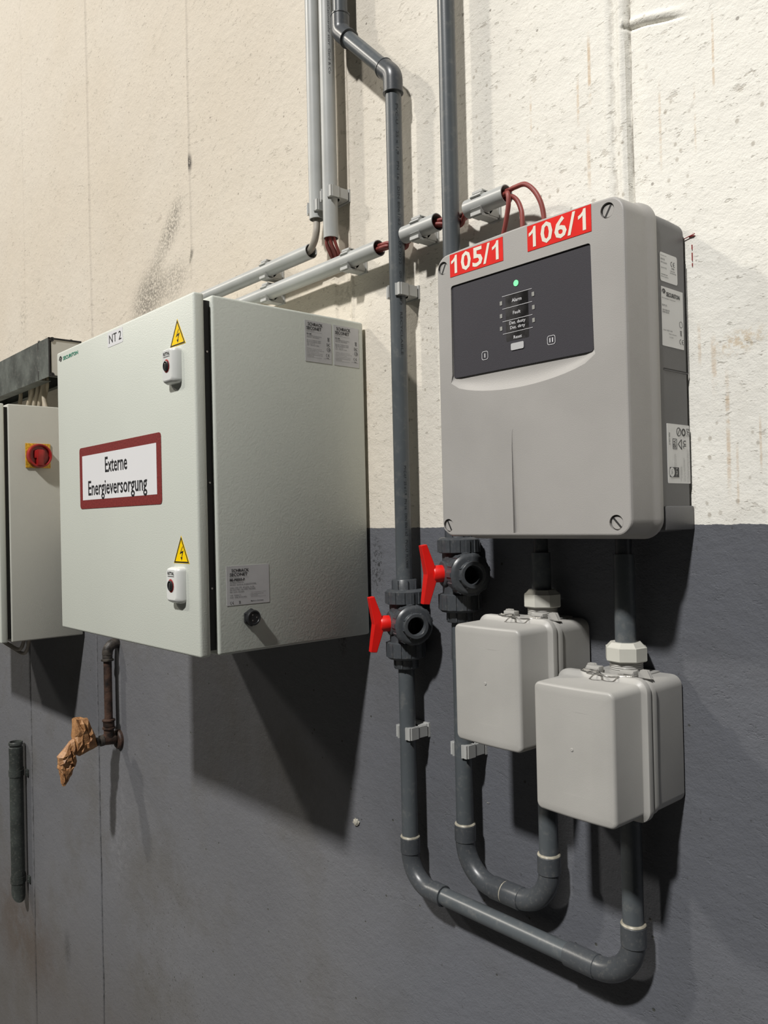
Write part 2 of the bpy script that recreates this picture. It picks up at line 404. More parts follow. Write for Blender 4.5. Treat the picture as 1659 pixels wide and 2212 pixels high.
xs = grid_vals(-5.0, 2.2, .02, [(-2.18, -2.10, .003), (-1.60, -1.53, .0018), (-.975, -.935, .0015), (-.41, -.335, .0018), (.18, .34, .0018), (-2.7, .6, .012)])
zs = grid_vals(-2.3, 2.6, .04, [(-1.6, 1.5, .016), (.66, .735, .0014)])
w = MB(); nx = len(xs)
w.add([(x, wall_y(x, z), z) for z in zs for x in xs], [(i * nx + j, i * nx + j + 1, (i + 1) * nx + j + 1, (i + 1) * nx + j) for i in range(len(zs) - 1) for j in range(nx - 1)], True)
w.box(-5.0, 2.2, .03, .2, -2.3, 2.6)
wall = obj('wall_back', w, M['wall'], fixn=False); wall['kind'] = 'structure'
# grid faces must face the room
mk = MB(); mk.box(.3085, .3155, -.0012, .0018, .4052, .4062); mk.tube([(.302, -.0012, .4045), (.3170, -.0012, .4075)], .0006, 5)
for z, l in ((.395, .006), (.385, .010), (.372, .004)): mk.box(.3118, .3126, -.0008, .0018, z - l, z)
o = obj('red_mark', mk, M['mark'], wall)
pb = MB(); bm = bmesh.new(); bmesh.ops.create_icosphere(bm, subdivisions=3, radius=1)
for v in bm.verts:
    k = 1 + .5 * noise.noise(v.co * 2.2); v.co = Vector((-.3736 + v.co.x * .008 * k, -.001 + v.co.y * .0022 * k, -.501 + v.co.z * .0065 * k))
pb.bm(bm, True); obj('plaster_dab', pb, M['putty'], wall)
pb = MB()
for i in range(7):
    x = -.053 + i * .0018; z = -.384 - i * .0006 + random.uniform(-.0015, .0015); r = random.uniform(.0003, .0008)
    pb.lathe([(0, -r), (r, 0), (0, r)], (x, 0, z), (random.random(), 1, random.random()), 6)
o = obj('plaster_crumbs', pb, M['putty'], wall); o['kind'] = 'stuff'
fl = MB(); fl.box(-5.0, 2.2, -7.0, .2, -2.35, -2.3); fo = obj('floor', fl, M['floor']); fo['kind'] = 'structure'

# ---------------------------------------------------------------- lettering
DG = None
def glyphs(s, bold=0.0):
    c = bpy.data.curves.new('t', 'FONT'); c.body = s; c.resolution_u = 2; c.offset = bold
    o = bpy.data.objects.new('t', c); COL.objects.link(o)
    dg = bpy.context.evaluated_depsgraph_get(); dg.update()
    me = bpy.data.meshes.new_from_object(o.evaluated_get(dg))
    vs = [v.co.copy() for v in me.vertices]; fs = [list(p.vertices) for p in me.polygons]
    bpy.data.objects.remove(o); bpy.data.curves.remove(c); bpy.data.meshes.remove(me)
    return vs, fs
_g = {}
def put(mb, s, fn, u0, u1, v0, v1, bold=0.0, mi=0):
    """lettering fitted into the box u0..u1, v0..v1; fn(u, v) -> xyz"""
    if (s, bold) not in _g: _g[(s, bold)] = glyphs(s, bold)
    vs, fs = _g[(s, bold)]
    if not vs: return
    a = min(p.x for p in vs); b = max(p.x for p in vs); c = min(p.y for p in vs); d = max(p.y for p in vs)
    mb.add([fn(u0 + (p.x - a) / (b - a) * (u1 - u0), v0 + (p.y - c) / (d - c) * (v1 - v0)) for p in vs], fs, False, mi)
def number(mb, s, fn, u0, u1, v0, v1, bold=0.0):
    adv = [{'/': .52}.get(c, 1.0) for c in s]; k = (u1 - u0) / (sum(adv) - .16); x = u0 - (.16 if s[0] == '1' else .06) * k
    for c, a in zip(s, adv):
        h = v1 - v0
        if c == '1':
            q = [(.50, 0), (.72, 0), (.72, 1), (.56, 1), (.50, .88), (.36, .78), (.20, .72), (.20, .56), (.38, .62), (.50, .70)]
            mb.add([fn(x + k * p, v0 + h * r) for p, r in q], [(0, 1, 2, 9), (2, 3, 4, 9), (4, 5, 8, 9), (5, 6, 7, 8)])
        elif c == '/': put(mb, c, fn, x - .02 * k, x + .54 * k, v0 - h * .02, v1 + h * .03, bold)
        else: put(mb, c, fn, x + .07 * k, x + .93 * k, v0 - h * .02, v1 + h * .02, bold)
        x += a * k
def lines(mb, rows, fn, bold=0.0):
    for s, u0, v, h, cw in rows:      # text, left, baseline, height, char width
        put(mb, s, fn, u0, u0 + cw * len(s), v, v + h, bold)
def front(y): return lambda u, v: (u, y, v)
def side(x): return lambda u, v: (x, u, v)
def plate(mb, out, fn3, mi=0): mb.prism(out, fn3, 0, 1, mi=mi)
def ce(mb, fn, u, v, h):
    # CE conformity mark from two open arcs
    w = h * .13
    for k, cx in ((0, u + h * .5), (1, u + h * 1.45)):
        pts = []
        for i in range(13):
            a = math.radians(75 + 210 * i / 12); pts.append((a,))
        o_ = [(cx + h * .5 * math.cos(a[0]), v + h * .5 + h * .5 * math.sin(a[0])) for a in pts]
        i_ = [(cx + (h * .5 - w) * math.cos(a[0]), v + h * .5 + (h * .5 - w) * math.sin(a[0])) for a in pts]
        vs = [fn(*p) for p in o_] + [fn(*p) for p in i_]
        mb.add(vs, [(j, j + 1, 14 + j, 13 + j) for j in range(12)])
        if k: mb.add([fn(cx - h * .45, v + h * .44), fn(cx + h * .05, v + h * .44), fn(cx + h * .05, v + h * .56), fn(cx - h * .45, v + h * .56)], [(0, 1, 2, 3)])
def ring2(mb, fn, u, v, r, w, n=20):
    vs = [fn(u + r * math.cos(2 * PI * k / n), v + r * math.sin(2 * PI * k / n)) for k in range(n)] + [fn(u + (r - w) * math.cos(2 * PI * k / n), v + (r - w) * math.sin(2 * PI * k / n)) for k in range(n)]
    mb.add(vs, [(k, (k + 1) % n, n + (k + 1) % n, n + k) for k in range(n)])
def rect(mb, fn, u0, u1, v0, v1, mi=0): mb.add([fn(u0, v0), fn(u1, v0), fn(u1, v1), fn(u0, v1)], [(0, 1, 2, 3)], False, mi)
def poly(mb, fn, pts, mi=0): mb.add([fn(*p) for p in pts], [list(range(len(pts)))], False, mi)
def bar(mb, fn, a, b, w):
    d = Vector((b[0] - a[0], b[1] - a[1])).normalized(); n = Vector((-d.y, d.x)) * w / 2
    poly(mb, fn, [(a[0] + n.x, a[1] + n.y), (a[0] - n.x, a[1] - n.y), (b[0] - n.x, b[1] - n.y), (b[0] + n.x, b[1] + n.y)])
def bin_mark(mb, fn, u, v, s):
    # crossed-out wheeled bin
    bar(mb, fn, (u - s * .35, v + s), (u + s * .35, v + s), s * .12); bar(mb, fn, (u - s * .3, v + s), (u - s * .18, v + .25 * s), s * .08)
    bar(mb, fn, (u + s * .3, v + s), (u + s * .18, v + .25 * s), s * .08); bar(mb, fn, (u - s * .18, v + .25 * s), (u + s * .18, v + .25 * s), s * .08)
    bar(mb, fn, (u - s * .4, v + s * 1.05), (u + s * .4, v + s * .15), s * .07); bar(mb, fn, (u + s * .4, v + s * 1.05), (u - s * .4, v + s * .15), s * .07)
    rect(mb, fn, u - s * .3, u + s * .3, v - s * .05, v + s * .08)
def eye_logo(mb, fn, u, v, r):
    # an eye-like spiral mark: ring arc, pupil
    ring2(mb, fn, u, v, r * .62, r * .2); n = 14
    o_ = [(u - r * .1 + r * 1.15 * math.cos(math.radians(15 + 160 * i / n)), v - r * .35 + r * 1.25 * math.sin(math.radians(15 + 160 * i / n))) for i in range(n + 1)]
    i_ = [(u - r * .1 + r * .92 * math.cos(math.radians(15 + 160 * i / n)), v - r * .35 + r * .95 * math.sin(math.radians(15 + 160 * i / n))) for i in range(n + 1)]
    mb.add([fn(*p) for p in o_ + i_], [(j, j + 1, n + 2 + j, n + 1 + j) for j in range(n)])
    poly(mb, fn, circ(u + r * .1, v - r * .1, r * .28, 12))

# ---------------------------------------------------------------- large power-supply cabinet
X0, X1, Z0, Z1, YF, YD, YB = -.8921, -.315, -.1454, .4196, -.3476, -.3292, -.3159
cab = thing('wall_cabinet', 'large light grey steel wall cabinet with wine-red framed sign on its door', 'cabinet', ((X0 + X1) / 2, -.005, Z0))
b = MB(); b.box(X0, X1, YB, -.006, Z0, Z1, .0045, 3); b.box(X0 + .03, X1 - .012, -.0062, -.0034, Z0 + .02, Z1 - .02); obj('body', b, M['body'], cab)
b = MB(); b.box(X0 + .010, X1 - .0075, YD - .002, YB + .004, Z0 + .009, Z1 - .009); obj('gasket', b, M['gasket'], cab)
b = MB(); b.box(X0, X1, YF, YD, Z0, Z1, .0042, 3); door = obj('door', b, M['door'], cab)
for z in (.33, .125, -.04): b = MB(); b.lathe([(.0016, 0), (.0016, .004)], (X1 - .0095, -.3225, z), (1, 0, 0), 10); obj('hinge_pin', b, M['steel'], cab)
# locks
def lock(cx, cz):
    b = MB(); w2, h2 = .0205, .0285
    r0 = [(cx + a, YF + .001, cz + c) for a, c in rrect(-w2, w2, -h2, h2, .007)]
    r1 = [(cx + a, YF - .007, cz + c) for a, c in rrect(-w2, w2, -h2, h2, .007)]
    r2 = [(cx + a, YF - .0125, cz + c) for a, c in rrect(-w2 + .0012, w2 - .0055, -h2 + .003, h2 - .002, .006)]
    r3 = [(cx + a, YF - .0142, cz + c) for a, c in rrect(-w2 + .0035, w2 - .0085, -h2 + .006, h2 - .004, .005)]
    b.loft([r0, r1, r2, r3], True, False, True)
    L = obj('lock', b, M['lock'], cab, sharp=50); f = front(YF - .0148); c2 = cx - .0025
    b = MB(); ring = [(c2 + .0095 * math.cos(t), cz - .0005 + .0105 * math.sin(t)) for t in [2 * PI * k / 28 for k in range(28)]]
    poly(b, f, ring); obj('ring', b, M['lred'], L)
    b = MB(); b.lathe([(.0082, 0), (.0082, .0022), (.0068, .0028), (.0064, .0012), (0, .0012)], (c2, YF - .0145, cz - .0005), (0, -1, 0), 24)
    C = obj('lock_cylinder', b, M['blackp'], L)
    b = MB(); b.box(c2 - .0012, c2 + .0012, YF - .0175, YF - .0150, cz - .005, cz + .004, .0004); obj('key_bit', b, M['steel'], L)
    b = MB(); put(b, 'RITTAL', f, cx - .0125, cx + .0085, cz + .0165, cz + .0215, .02); rect(b, f, cx - .0125, cx + .0085, cz + .0140, cz + .0147)
    obj('lettering', b, M['ink'], L)
lock(-.3772, .3128); lock(-.3775, -.0350)
def tri(cx, z0, z1):
    f = front(YF - .0006); h = z1 - z0; w_ = .0258
    b = MB(); r = [(cx - w_, z0), (cx + w_, z0), (cx, z1)]
    b.prism(r, lambda a, c, d: (a, YF + .0002 - .0006 * d, c), 0, 1); T = obj('warning_sticker', b, M['yellow'], cab)
    b = MB(); k = lambda s: [(cx - w_ * s, z0 + h / 3 - h / 3 * s), (cx + w_ * s, z0 + h / 3 - h / 3 * s), (cx, z0 + h / 3 + 2 * h / 3 * s)]
    A, B = k(.95), k(.80)
    for i in range(3): poly(b, f, [A[i], A[(i + 1) % 3], B[(i + 1) % 3], B[i]])
    bolt = [(.05, .50), (-.10, .24), (.06, .30), (.0, .10), (-.055, .13), (.02, .0), (.065, .13), (.035, .12), (.14, .385), (-.02, .33), (.12, .56)]
    bolt = [(cx + a * .052, z0 + h * (.10 + .95 * c)) for a, c in bolt]
    poly(b, f, [bolt[0], bolt[1], bolt[2], bolt[8], bolt[9], bolt[10]] if False else [bolt[0], bolt[1], bolt[2], bolt[3], bolt[7], bolt[8], bolt[9], bolt[10]])
    poly(b, f, [bolt[4], bolt[5], bolt[6]]); obj('lightning_symbol', b, M['ink'], T)
tri(-.3681, .3445, .3868); tri(-.3700, -.0007, .0433)
# large sign
b = MB(); b.prism(rrect(-.7785, -.4322, .0952, .2136, .007), lambda a, c, d: (a, YF + .0002 - .0010 * d, c), 0, 1); sg = obj('sign', b, M['wine'], cab)
b = MB(); rect(b, front(YF - .0010), -.7645, -.4485, .1118, .1972); obj('sign_field', b, M['signw'], sg)
b = MB(); f = front(YF - .0013); put(b, 'Externe', f, -.6565, -.5615, .1600, .1885, .012); put(b, 'Energieversorgung', f, -.7365, -.4845, .1110, .1478, .012)
obj('lettering', b, M['ink'], sg)
b = MB(); b.prism(rrect(-.6352, -.5712, .3868, .4134, .001, 2), lambda a, c, d: (a, YF + .0002 - .0006 * d, c), 0, 1); tg = obj('name_tag', b, M['signw'], cab)
b = MB(); put(b, 'NT 2', front(YF - .0007), -.6285, -.5765, .3930, .4085); obj('lettering', b, M['ink'], tg)
b = MB(); f = front(YF - .0006); eye_logo(b, f, -.8688, .4035, .0075); el = obj('eye_logo', b, M['ink'], cab)
b = MB(); put(b, 'SECURITON', f, -.8560, -.7770, .3995, .4068, .02); obj('lettering', b, M['green'], cab)
# type plates on the right side
SX = X1 + .0004
def sticker(name, y0, y1, z0, z1, m, par, x=SX, r=.0008):
    b = MB(); b.prism(rrect(y0, y1, z0, z1, r, 3), lambda a, c, d: (x - .0006 + .0006 * d, a, c), 0, 1); return obj(name, b, m, par)
f = side(SX + .0003)
def small_plate(y0, seed):
    S = sticker('type_plate', y0, y0 + .0575, .3352, .4060, M['sgrey'], cab)
    b = MB(); put(b, 'SCHRACK', f, y0 + .0065, y0 + .0385, .3972, .4028, .018); put(b, 'SECONET', f, y0 + .0035, y0 + .0355, .3902, .3958, .018)
    put(b, 'BX-I2M', f, y0 + .0038, y0 + .0135, .3820, .3841, .02)
    ce(b, f, y0 + .0445, .3475, .0048); put(b, '0786', f, y0 + .0455, y0 + .0510, .3440, .3458)
    bin_mark(b, f, y0 + .0505, .3745, .0058); put(b, 'EAC', f, y0 + .0465, y0 + .0540, .3655, .3710, .0); ring2(b, f, y0 + .0505, .3600, .0038, .0006); ring2(b, f, y0 + .0515, .3600, .0018, .0006)
    rr = random.Random(seed)
    lines(b, [('Schrack Seconet AG', y0 + .0036, .3880, .0011, .00085), ('Eibesbrunnergasse 18, 1120 Vienna, Austria', y0 + .0036, .3860, .0011, .00078)], f)
    obj('lettering', b, M['ink'], S)
    b = MB()
    lines(b, [('20-2100022-01-02-LC02/12', y0 + .0038, .3790, .0017, .00132), ('04.04.22  2221400391', y0 + .0038, .3764, .0017, .00132),
              ('EN 54-17:2005/AC:2007', y0 + .0038, .3712, .0017, .00142), ('EN 54-18:2005/AC:2007', y0 + .0038, .3684, .0017, .00142), ('VdS  G210122', y0 + .0038, .3656, .0017, .00142), ('DoP  CPR-20-13-004', y0 + .0038, .3628, .0017, .00142),
              ('Installation only with tested and', y0 + .0038, .3572, .0014, .00095), ('approved housing (see VdS approval)', y0 + .0038, .3547, .0014, .00105), ('intended use: Fire safety', y0 + .0038, .3522, .0014, .0010), ('Techn. documentation on request', y0 + .0038, .3495, .0014, .00108),
              ('at www.schrack-seconet.com and', y0 + .0038, .3470, .0014, .0011), ('DoP Download:', y0 + .0038, .3445, .0014, .0011), ('www.schrack-seconet.com/dop', y0 + .0038, .3420, .0014, .00115), ('Made in Germany', y0 + .0400, .3415 + .0015, .0012, .00098)], f)
    obj('small_print', b, M['tink'], S)
small_plate(-.1377, 1); small_plate(-.0755, 2)
S = sticker('type_plate', -.3006, -.2208, -.0690, -.0065, M['sgrey'], cab); y0 = -.3006
b = MB(); put(b, 'SCHRACK', f, y0 + .0095, y0 + .0415, -.0165, -.0115, .018); put(b, 'SECONET', f, y0 + .0060, y0 + .0385, -.0228, -.0178, .018)
put(b, 'BE-PSE03-P', f, y0 + .0060, y0 + .0335, -.0308, -.0266, .03)
ce(b, f, y0 + .0060, -.0670, .0042); bin_mark(b, f, y0 + .0235, -.0668, .0040)
put(b, 'Made in Germany', f, y0 + .0440, y0 + .0680, -.0655, -.0632, .01)
obj('lettering', b, M['ink'], S)
b = MB()
lines(b, [('Schrack Seconet AG', y0 + .006, -.0244, .0011, .00088), ('Eibesbrunnergasse 18, 1120 Vienna, Austria', y0 + .006, -.0262, .0011, .00082),
          ('20-4000110-01-03', y0 + .006, -.0342, .0023, .00155), ('04.2022  Serial no. 6150027373/006', y0 + .006, -.0376, .0023, .00143),
          ('230V+10%-15%  47-63Hz  Ie 3A', y0 + .006, -.0424, .0023, .00160), ('EN 54-4:1997 +A1:2002 +A2:2006', y0 + .006, -.0456, .0023, .00156), ('EN 12101-10:2005', y0 + .006, -.0490, .0023, .00160),
          ('VdS  G209172', y0 + .006, -.0542, .0021, .00165), ('DoP  CPR-20-22-009', y0 + .006, -.0575, .0021, .00165),
          ('Techn. documentation on request', y0 + .044, -.0510, .0014, .00095), ('www.schrack-seconet.com', y0 + .044, -.0535, .0014, .00105), ('DoP Download:', y0 + .044, -.0560, .0014, .00105), ('www.schrack-seconet.com/dop', y0 + .044, -.0585, .0014, .00105)], f)
obj('small_print', b, M['tink'], S)
# vent plug
b = MB(); c = (X1 - .001, -.2572, -.0905)
b.lathe([(.0145, 0), (.0145, .0045), (.0130, .0055), (.0115, .0056)], c, (1, 0, 0), 6, smooth=False)
b.lathe([(.0115, .004), (.0125, .0060), (.0125, .0110), (.0112, .0122), (.0095, .0122), (.0090, .0112), (0, .0112)], c, (1, 0, 0), 28)
vp = obj('vent_plug', b, M['blackp'], cab)
b = MB()
for k in range(3): b = MB(); b.lathe([(.0013, 0), (0, .0006)], (c[0] + .0112, c[1] + .005 * math.cos(k * PI / 1.5), c[2] + .005 * math.sin(k * PI / 1.5)), (1, 0, 0), 8); obj('vent_hole', b, M['steel'], vp)

# ---------------------------------------------------------------- left cabinet with rotary switch
CX = -1.6605
c2 = thing('switch_cabinet', 'light grey steel cabinet with red and yellow rotary switch on its side', 'cabinet', (CX - .3, -.004, -.269))
b = MB(); b.box(CX - .6, CX, -.2105, -.004, -.2680, .4193, .0035, 3); obj('body', b, M['cab2'], c2)
b = MB(); b.box(CX - .59, CX - .006, -.2225, -.2075, -.258, .410); obj('gasket', b, M['gasket'], c2)
b = MB(); b.box(CX - .6, CX, -.2400, -.2212, -.2680, .4193, .0035, 3); obj('door', b, M['door'], c2)
b = MB(); y, z = -.1285, .2710
b.box(CX - .001, CX + .0035, y - .0355, y + .0355, z - .0355, z + .0365, .0012); sw = obj('switch_plate', b, M['swy'], c2)
b = MB(); b.lathe([(.0355, 0), (.0355, .008), (.0340, .0155), (.0310, .0160), (.0285, .0145), (.0280, .006), (0, .006)], (CX + .0035, y + .001, z), (1, 0, 0), 36); obj('switch_ring', b, M['swr'], sw)
b = MB(); b.box(CX + .009, CX + .0230, y - .0095, y + .0105, z - .0300, z + .0180, .003); b.box(CX + .009, CX + .0190, y - .0145, y + .0155, z - .008, z + .016, .003)
obj('switch_knob', b, M['swr'], sw)

# ---------------------------------------------------------------- cable duct above it
du = thing('cable_duct', 'dark grey metal cable duct running above the left cabinet', 'cable duct', (-2.4, -.002, .505))
DX = -1.6337
b = MB(); b.box(-3.4, DX, -.1012, -.0992, .505, .6205); b.box(-3.4, DX, -.0992, -.003, .6185, .6205); b.box(-3.4, DX - .085, -.0992, -.066, .505, .507)
b.box(-3.4, DX - .085, -.020, -.003, .505, .507); b.box(DX - .010, DX, -.0992, -.003, .505, .507); b.box(-3.4, DX, -.005, -.003, .507, .6185); obj('channel', b, M['duct'], du)
b = MB(); b.box(DX - .0045, DX - .0018, -.0930, -.004, .5095, .6160); obj('end_panel', b, M['gland'], du)
b = MB()
for z in (.6155, .5110): b = MB(); b.lathe([(.0065, 0), (.0065, .003), (.003, .003), (.003, .001), (0, .001)], (DX - .002, -.0915, z), (1, 0, 0), 16); obj('corner_boss', b, M['blackp'], du)
b = MB(); b.box(DX - .002, DX + .0006, -.1013, -.0975, .505, .6205); b.box(DX - .002, DX + .0006, -.1013, -.003, .6172, .6207)
obj('end_frame', b, M['blackp'], du)
for x in (-1.7225, -2.35):
    for z, l in ((.5950, .6175), (.5075, .5330)):
        b = MB(); b.box(x - .0025, x + .0025, -.1024, -.1010, z, l); b.lathe([(.0035, 0), (.0030, .0012), (0, .0014)], (x, -.1012, z if l > .55 else l), (0, -1, 0), 10); obj('cover_clip', b, M['steel'], du)
for x, y in ((-1.716, -.099), (-1.645, -.085), (-1.645, -.030)): b = MB(); b.lathe([(.005, 0), (.0045, .003), (.002, .0045), (0, .005)], (x, y, .6203), (0, 0, 1), 12); obj('screw_head', b, M['oldfit'], du)
cbl = [(-2.030, -.056, -2.036, .0065), (-1.905, -.060, -1.960, .0075), (-1.868, -.055, -1.905, .0075), (-1.838, -.050, -1.868, .0075), (-1.792, -.052, -1.826, .0055), (-1.800, -.058, -1.778, .0075), (-1.985, -.040, -1.995, .0065)]
lab_c = ['thin beige cable leftmost between the dark duct and the left cabinet', 'beige cable bowing left below the dark duct, widest gap on its left', 'beige cable between duct and left cabinet, third from the left',
         'beige cable between duct and left cabinet, just left of the crossing pair', 'thin beige cable crossing behind its neighbour under the duct end', 'beige cable under the duct end slanting down to the right, nearest the big cabinet', 'shaded beige cable at the back behind the leftmost one']
for i, (x0, y, x1, r) in enumerate(cbl):
    b = MB(); b.tube(bez([(x0, y, .535), (x0 + .002, y, .500), ((x0 + x1) / 2, y - .004, .455), (x1, y, .4185)], 8), r, 10)
    tag(obj('beige_cable', b, M['bcable']), lab_c[i], 'cable', 'beige cables between duct and left cabinet')
for i, (k, zz) in enumerate(((0, -.3290), (1, -.3420))):
    b = MB(); yy = -.100 + .012 * k
    b.tube(bez([(-1.90 + .012 * k, yy, -.266), (-1.905 + .014 * k, yy, -.298), (-1.935 + .01 * k, yy - .004, zz), (-2.03, yy - .006, zz + .006), (-2.17, yy - .006, zz + .026), (-2.21, yy, -.266)], 8), .0055, 10)
    tag(obj('grey_cable_loop', b, M['gcable']), ('grey cable looping below the left cabinet, inner of two' if k == 0 else 'grey cable looping below the left cabinet, outer of two'), 'cable', 'cable loops under the left cabinet')

# ---------------------------------------------------------------- smoke detector unit
ax0, ax1, az0, az1, AF = 0.0, .3022, .0359, .4329, -.1355
det = thing('detector_unit', 'grey plastic detector unit with dark control panel and two red number stickers', 'detector', ((ax0 + ax1) / 2, 0, az0))
def outl(ins, y, n=7, r=.020):
    x0, x1, z0, z1 = ax0 + ins, ax1 - ins, az0 + ins, az1 - ins; r = max(.004, r - ins); cx = (x0 + x1) / 2; hw = (x1 - x0) / 2
    out = []
    P = rrect(x0, x1, z0, z1, r, n)
    Q = []
    for i, p in enumerate(P):
        Q.append(p); q = P[(i + 1) % len(P)]
        if abs(q[0] - p[0]) > .1:
            for k in range(1, 12): Q.append((p[0] + (q[0] - p[0]) * k / 12, p[1] + (q[1] - p[1]) * k / 12))
    res = []
    for x, z in Q:
        u = (x - cx) / hw; bul = .0045 * (1 - u * u)
        if z > (z0 + z1) / 2: z = z + bul * .8 - .0025
        res.append((x, y, z))
    return res
b = MB()
o0 = outl(.0030, AF)
secs = [o0, outl(.0016, AF + .0005), outl(.0006, AF + .0018), outl(.0, AF + .004), outl(-.0010, -.094), outl(-.0022, -.088), outl(-.0045, -.083), outl(-.0050, -.0765), outl(-.0040, -.0735), outl(-.002, -.0722), outl(.004, -.0722)]
b.loft(secs, True)
# front face with its openings
scoop_top = .2548
def lens():
    pts = []
    for k in range(0, 17):
        u = k / 16; x = .2585 - u * .2350; s = math.sin(PI * min(1, max(0, u))) ** .55
        pts.append((x, .2520 - .0225 * s - .0025 * u))
    return pts
pan = [(.0270 + .004, .3848), (.2515, .3848), (.2555, .3808)]
pan_loop = []
for cxx, czz, a in ((.2515, .3808, 90), ):
    for k in range(5): t_ = math.radians(90 - 22.5 * k); pan_loop.append((cxx + .004 * math.cos(t_), czz + .004 * math.sin(t_)))
L_ = lens()
pan_loop += [(.2570, .2600)] + L_ + [(.0262, .2600)]
for k in range(5): t_ = math.radians(180 - 22.5 * k); pan_loop.append((.0312 + .004 * math.cos(t_), .3808 + .004 * math.sin(t_)))
scr = [(.0125, .4135), (.2795, .4160), (.0120, .0510), (.2812, .0518)]
slot = [(.1285, .0402), (.1382, .0402), (.1365, .10), (.1345, .15), (.1335, .172), (.1318, .1765), (.1298, .172), (.1288, .15), (.1285, .10)]
bm = bmesh.new()
def loop(pts, y=AF):
    vs = [bm.verts.new((p[0], y, p[-1])) for p in pts]; return [bm.edges.new((vs[i], vs[(i + 1) % len(vs)])) for i in range(len(vs))]
E_ = loop(o0)
holes = [pan_loop, slot] + [circ(x, z, .0092, 28) for x, z in scr]
for h in holes: E_ += loop(h)
bmesh.ops.triangle_fill(bm, edges=E_, use_beauty=True, use_dissolve=False)
b.bm(bm, False)
D = .0032
for h, d in [(h, .0075) for h in holes[2:]]:
    b.loft([[(x, AF, z) for x, z in h], [(x, AF + d, z) for x, z in h]], True, cap1=True)
# panel recess walls and floor
n_ = len(pan_loop)
def dep(x, z):
    if z > .2535: return D
    return 0.0
rim = [(x, AF, z) for x, z in pan_loop]; low = [(x, AF + dep(x, z), z) for x, z in pan_loop]
b.loft([rim, low], False)
bx = [(x, z) for x, z in pan_loop if z > .2535]
b.add([(x, AF + D, z) for x, z in bx], [list(range(len(bx)))])
# scoop: rises from the recessed top edge to the lens-shaped rim
vs = []; fs = []; K = 6; LN = len(L_)
for i, (x, z) in enumerate(L_):
    for k in range(K + 1):
        s = k / K; xt = .2570 - (i / (LN - 1)) * (.2570 - .0262)
        xx = x * s + xt * (1 - s); zz = z * s + .2600 * (1 - s)
        dd = D * (1 - s) + .0020 * math.sin(PI * s) * (1 if 0 < i < LN - 1 else 0)
        vs.append((xx, AF + dd, zz))
for i in range(LN - 1):
    for k in range(K): fs.append((i * (K + 1) + k, i * (K + 1) + k + 1, (i + 1) * (K + 1) + k + 1, (i + 1) * (K + 1) + k))
b.add(vs, fs, True)
# tapering slot at the bottom
def sd(z): return .0042 * max(0, (.1765 - z) / .14) ** .8
lf = [p for p in slot if p[0] < .1316]; rt = [p for p in slot if p[0] >= .1316]
z_s = [.0402, .06, .10, .15, .172, .1765]
xl = [.1285, .1285, .1285, .1288, .1298, .1318]; xr = [.1382, .1376, .1365, .1345, .1335, .1318]
vs = []; fs = []
for i, z in enumerate(z_s): vs += [(xl[i], AF + sd(z), z), (xr[i], AF + .0001, z)]
for i in range(5): fs.append((2 * i, 2 * i + 1, 2 * i + 3, 2 * i + 2))
b.add(vs, fs, False)
b.add([(xl[i], AF, z) for i, z in enumerate(z_s)] + [(xl[i], AF + sd(z), z) for i, z in enumerate(z_s)], [(i, i + 1, 7 + i, 6 + i) for i in range(5)])
b.add([(.1285, AF, .0402), (.1285, AF + sd(.0402), .0402), (.1382, AF, .0402)], [(0, 1, 2)])
obj('cover', b, M['cover'], det, fixn=False, sharp=32)
for i, (x, z) in enumerate(scr):
    b = MB(); a = (-62, -58, 62, 48)[i]
    b.lathe([(.0082, -.0075), (.0082, -.0030), (.0074, -.0022), (0, -.0022)], (x, AF, z), (0, -1, 0), 26)
    so = obj('cover_screw', b, M['cover'], det)
    b = MB(); ca, sa = math.cos(math.radians(a)), math.sin(math.radians(a))
    b.prism([(-.0076, -.0011), (.0076, -.0011), (.0076, .0011), (-.0076, .0011)], lambda p, q, d: (x + p * ca - q * sa, AF + .0023 - .0004 * d, z - p * sa - q * ca if False else z - (p * sa + q * ca)), 0, 1)
    obj('screw_slot', b, M['gasket'], so)
# gasket and dark rear housing
b = MB(); gk = rrect(ax0 + .001, ax1 + .001, az0 + .003, az1 - .0085, .016, 6); b.loft([[(x, -.0735, z) for x, z in gk], [(x, -.0695, z) for x, z in gk]], True, True, True); obj('gasket', b, M['gasket'], det)
b = MB()
rr_ = lambda i, y, zb=.0385, zt=.4250: [(x, y, z) for x, z in rrect(-.001 + i, .3045 - i, zb + i, zt - i, .016, 6)]
b.loft([rr_(.0, -.0705), rr_(.0, -.030), rr_(.0006, -.0065), rr_(.004, -.0045), rr_(.004, -.0015)], True, True, True)
b.box(-.003, .3064, -.0690, .0, .0405, .0700, .0018)
b.box(.3040, .3052, -.0620, -.0035, .2338, .2348); hb = obj('rear_housing', b, M['base'], det, sharp=35)
b = MB(); b.box(.3044, .3050, -.0615, -.0040, .2352, .2362); b.box(.3042, .3049, -.0040, -.0030, .235, .372); obj('seam', b, M['gasket'], hb)
b = MB(); b.box(.2520, .2840, -.125, -.078, .4290, .4335, .004) ; obj('top_rib', b, M['cover'], det)
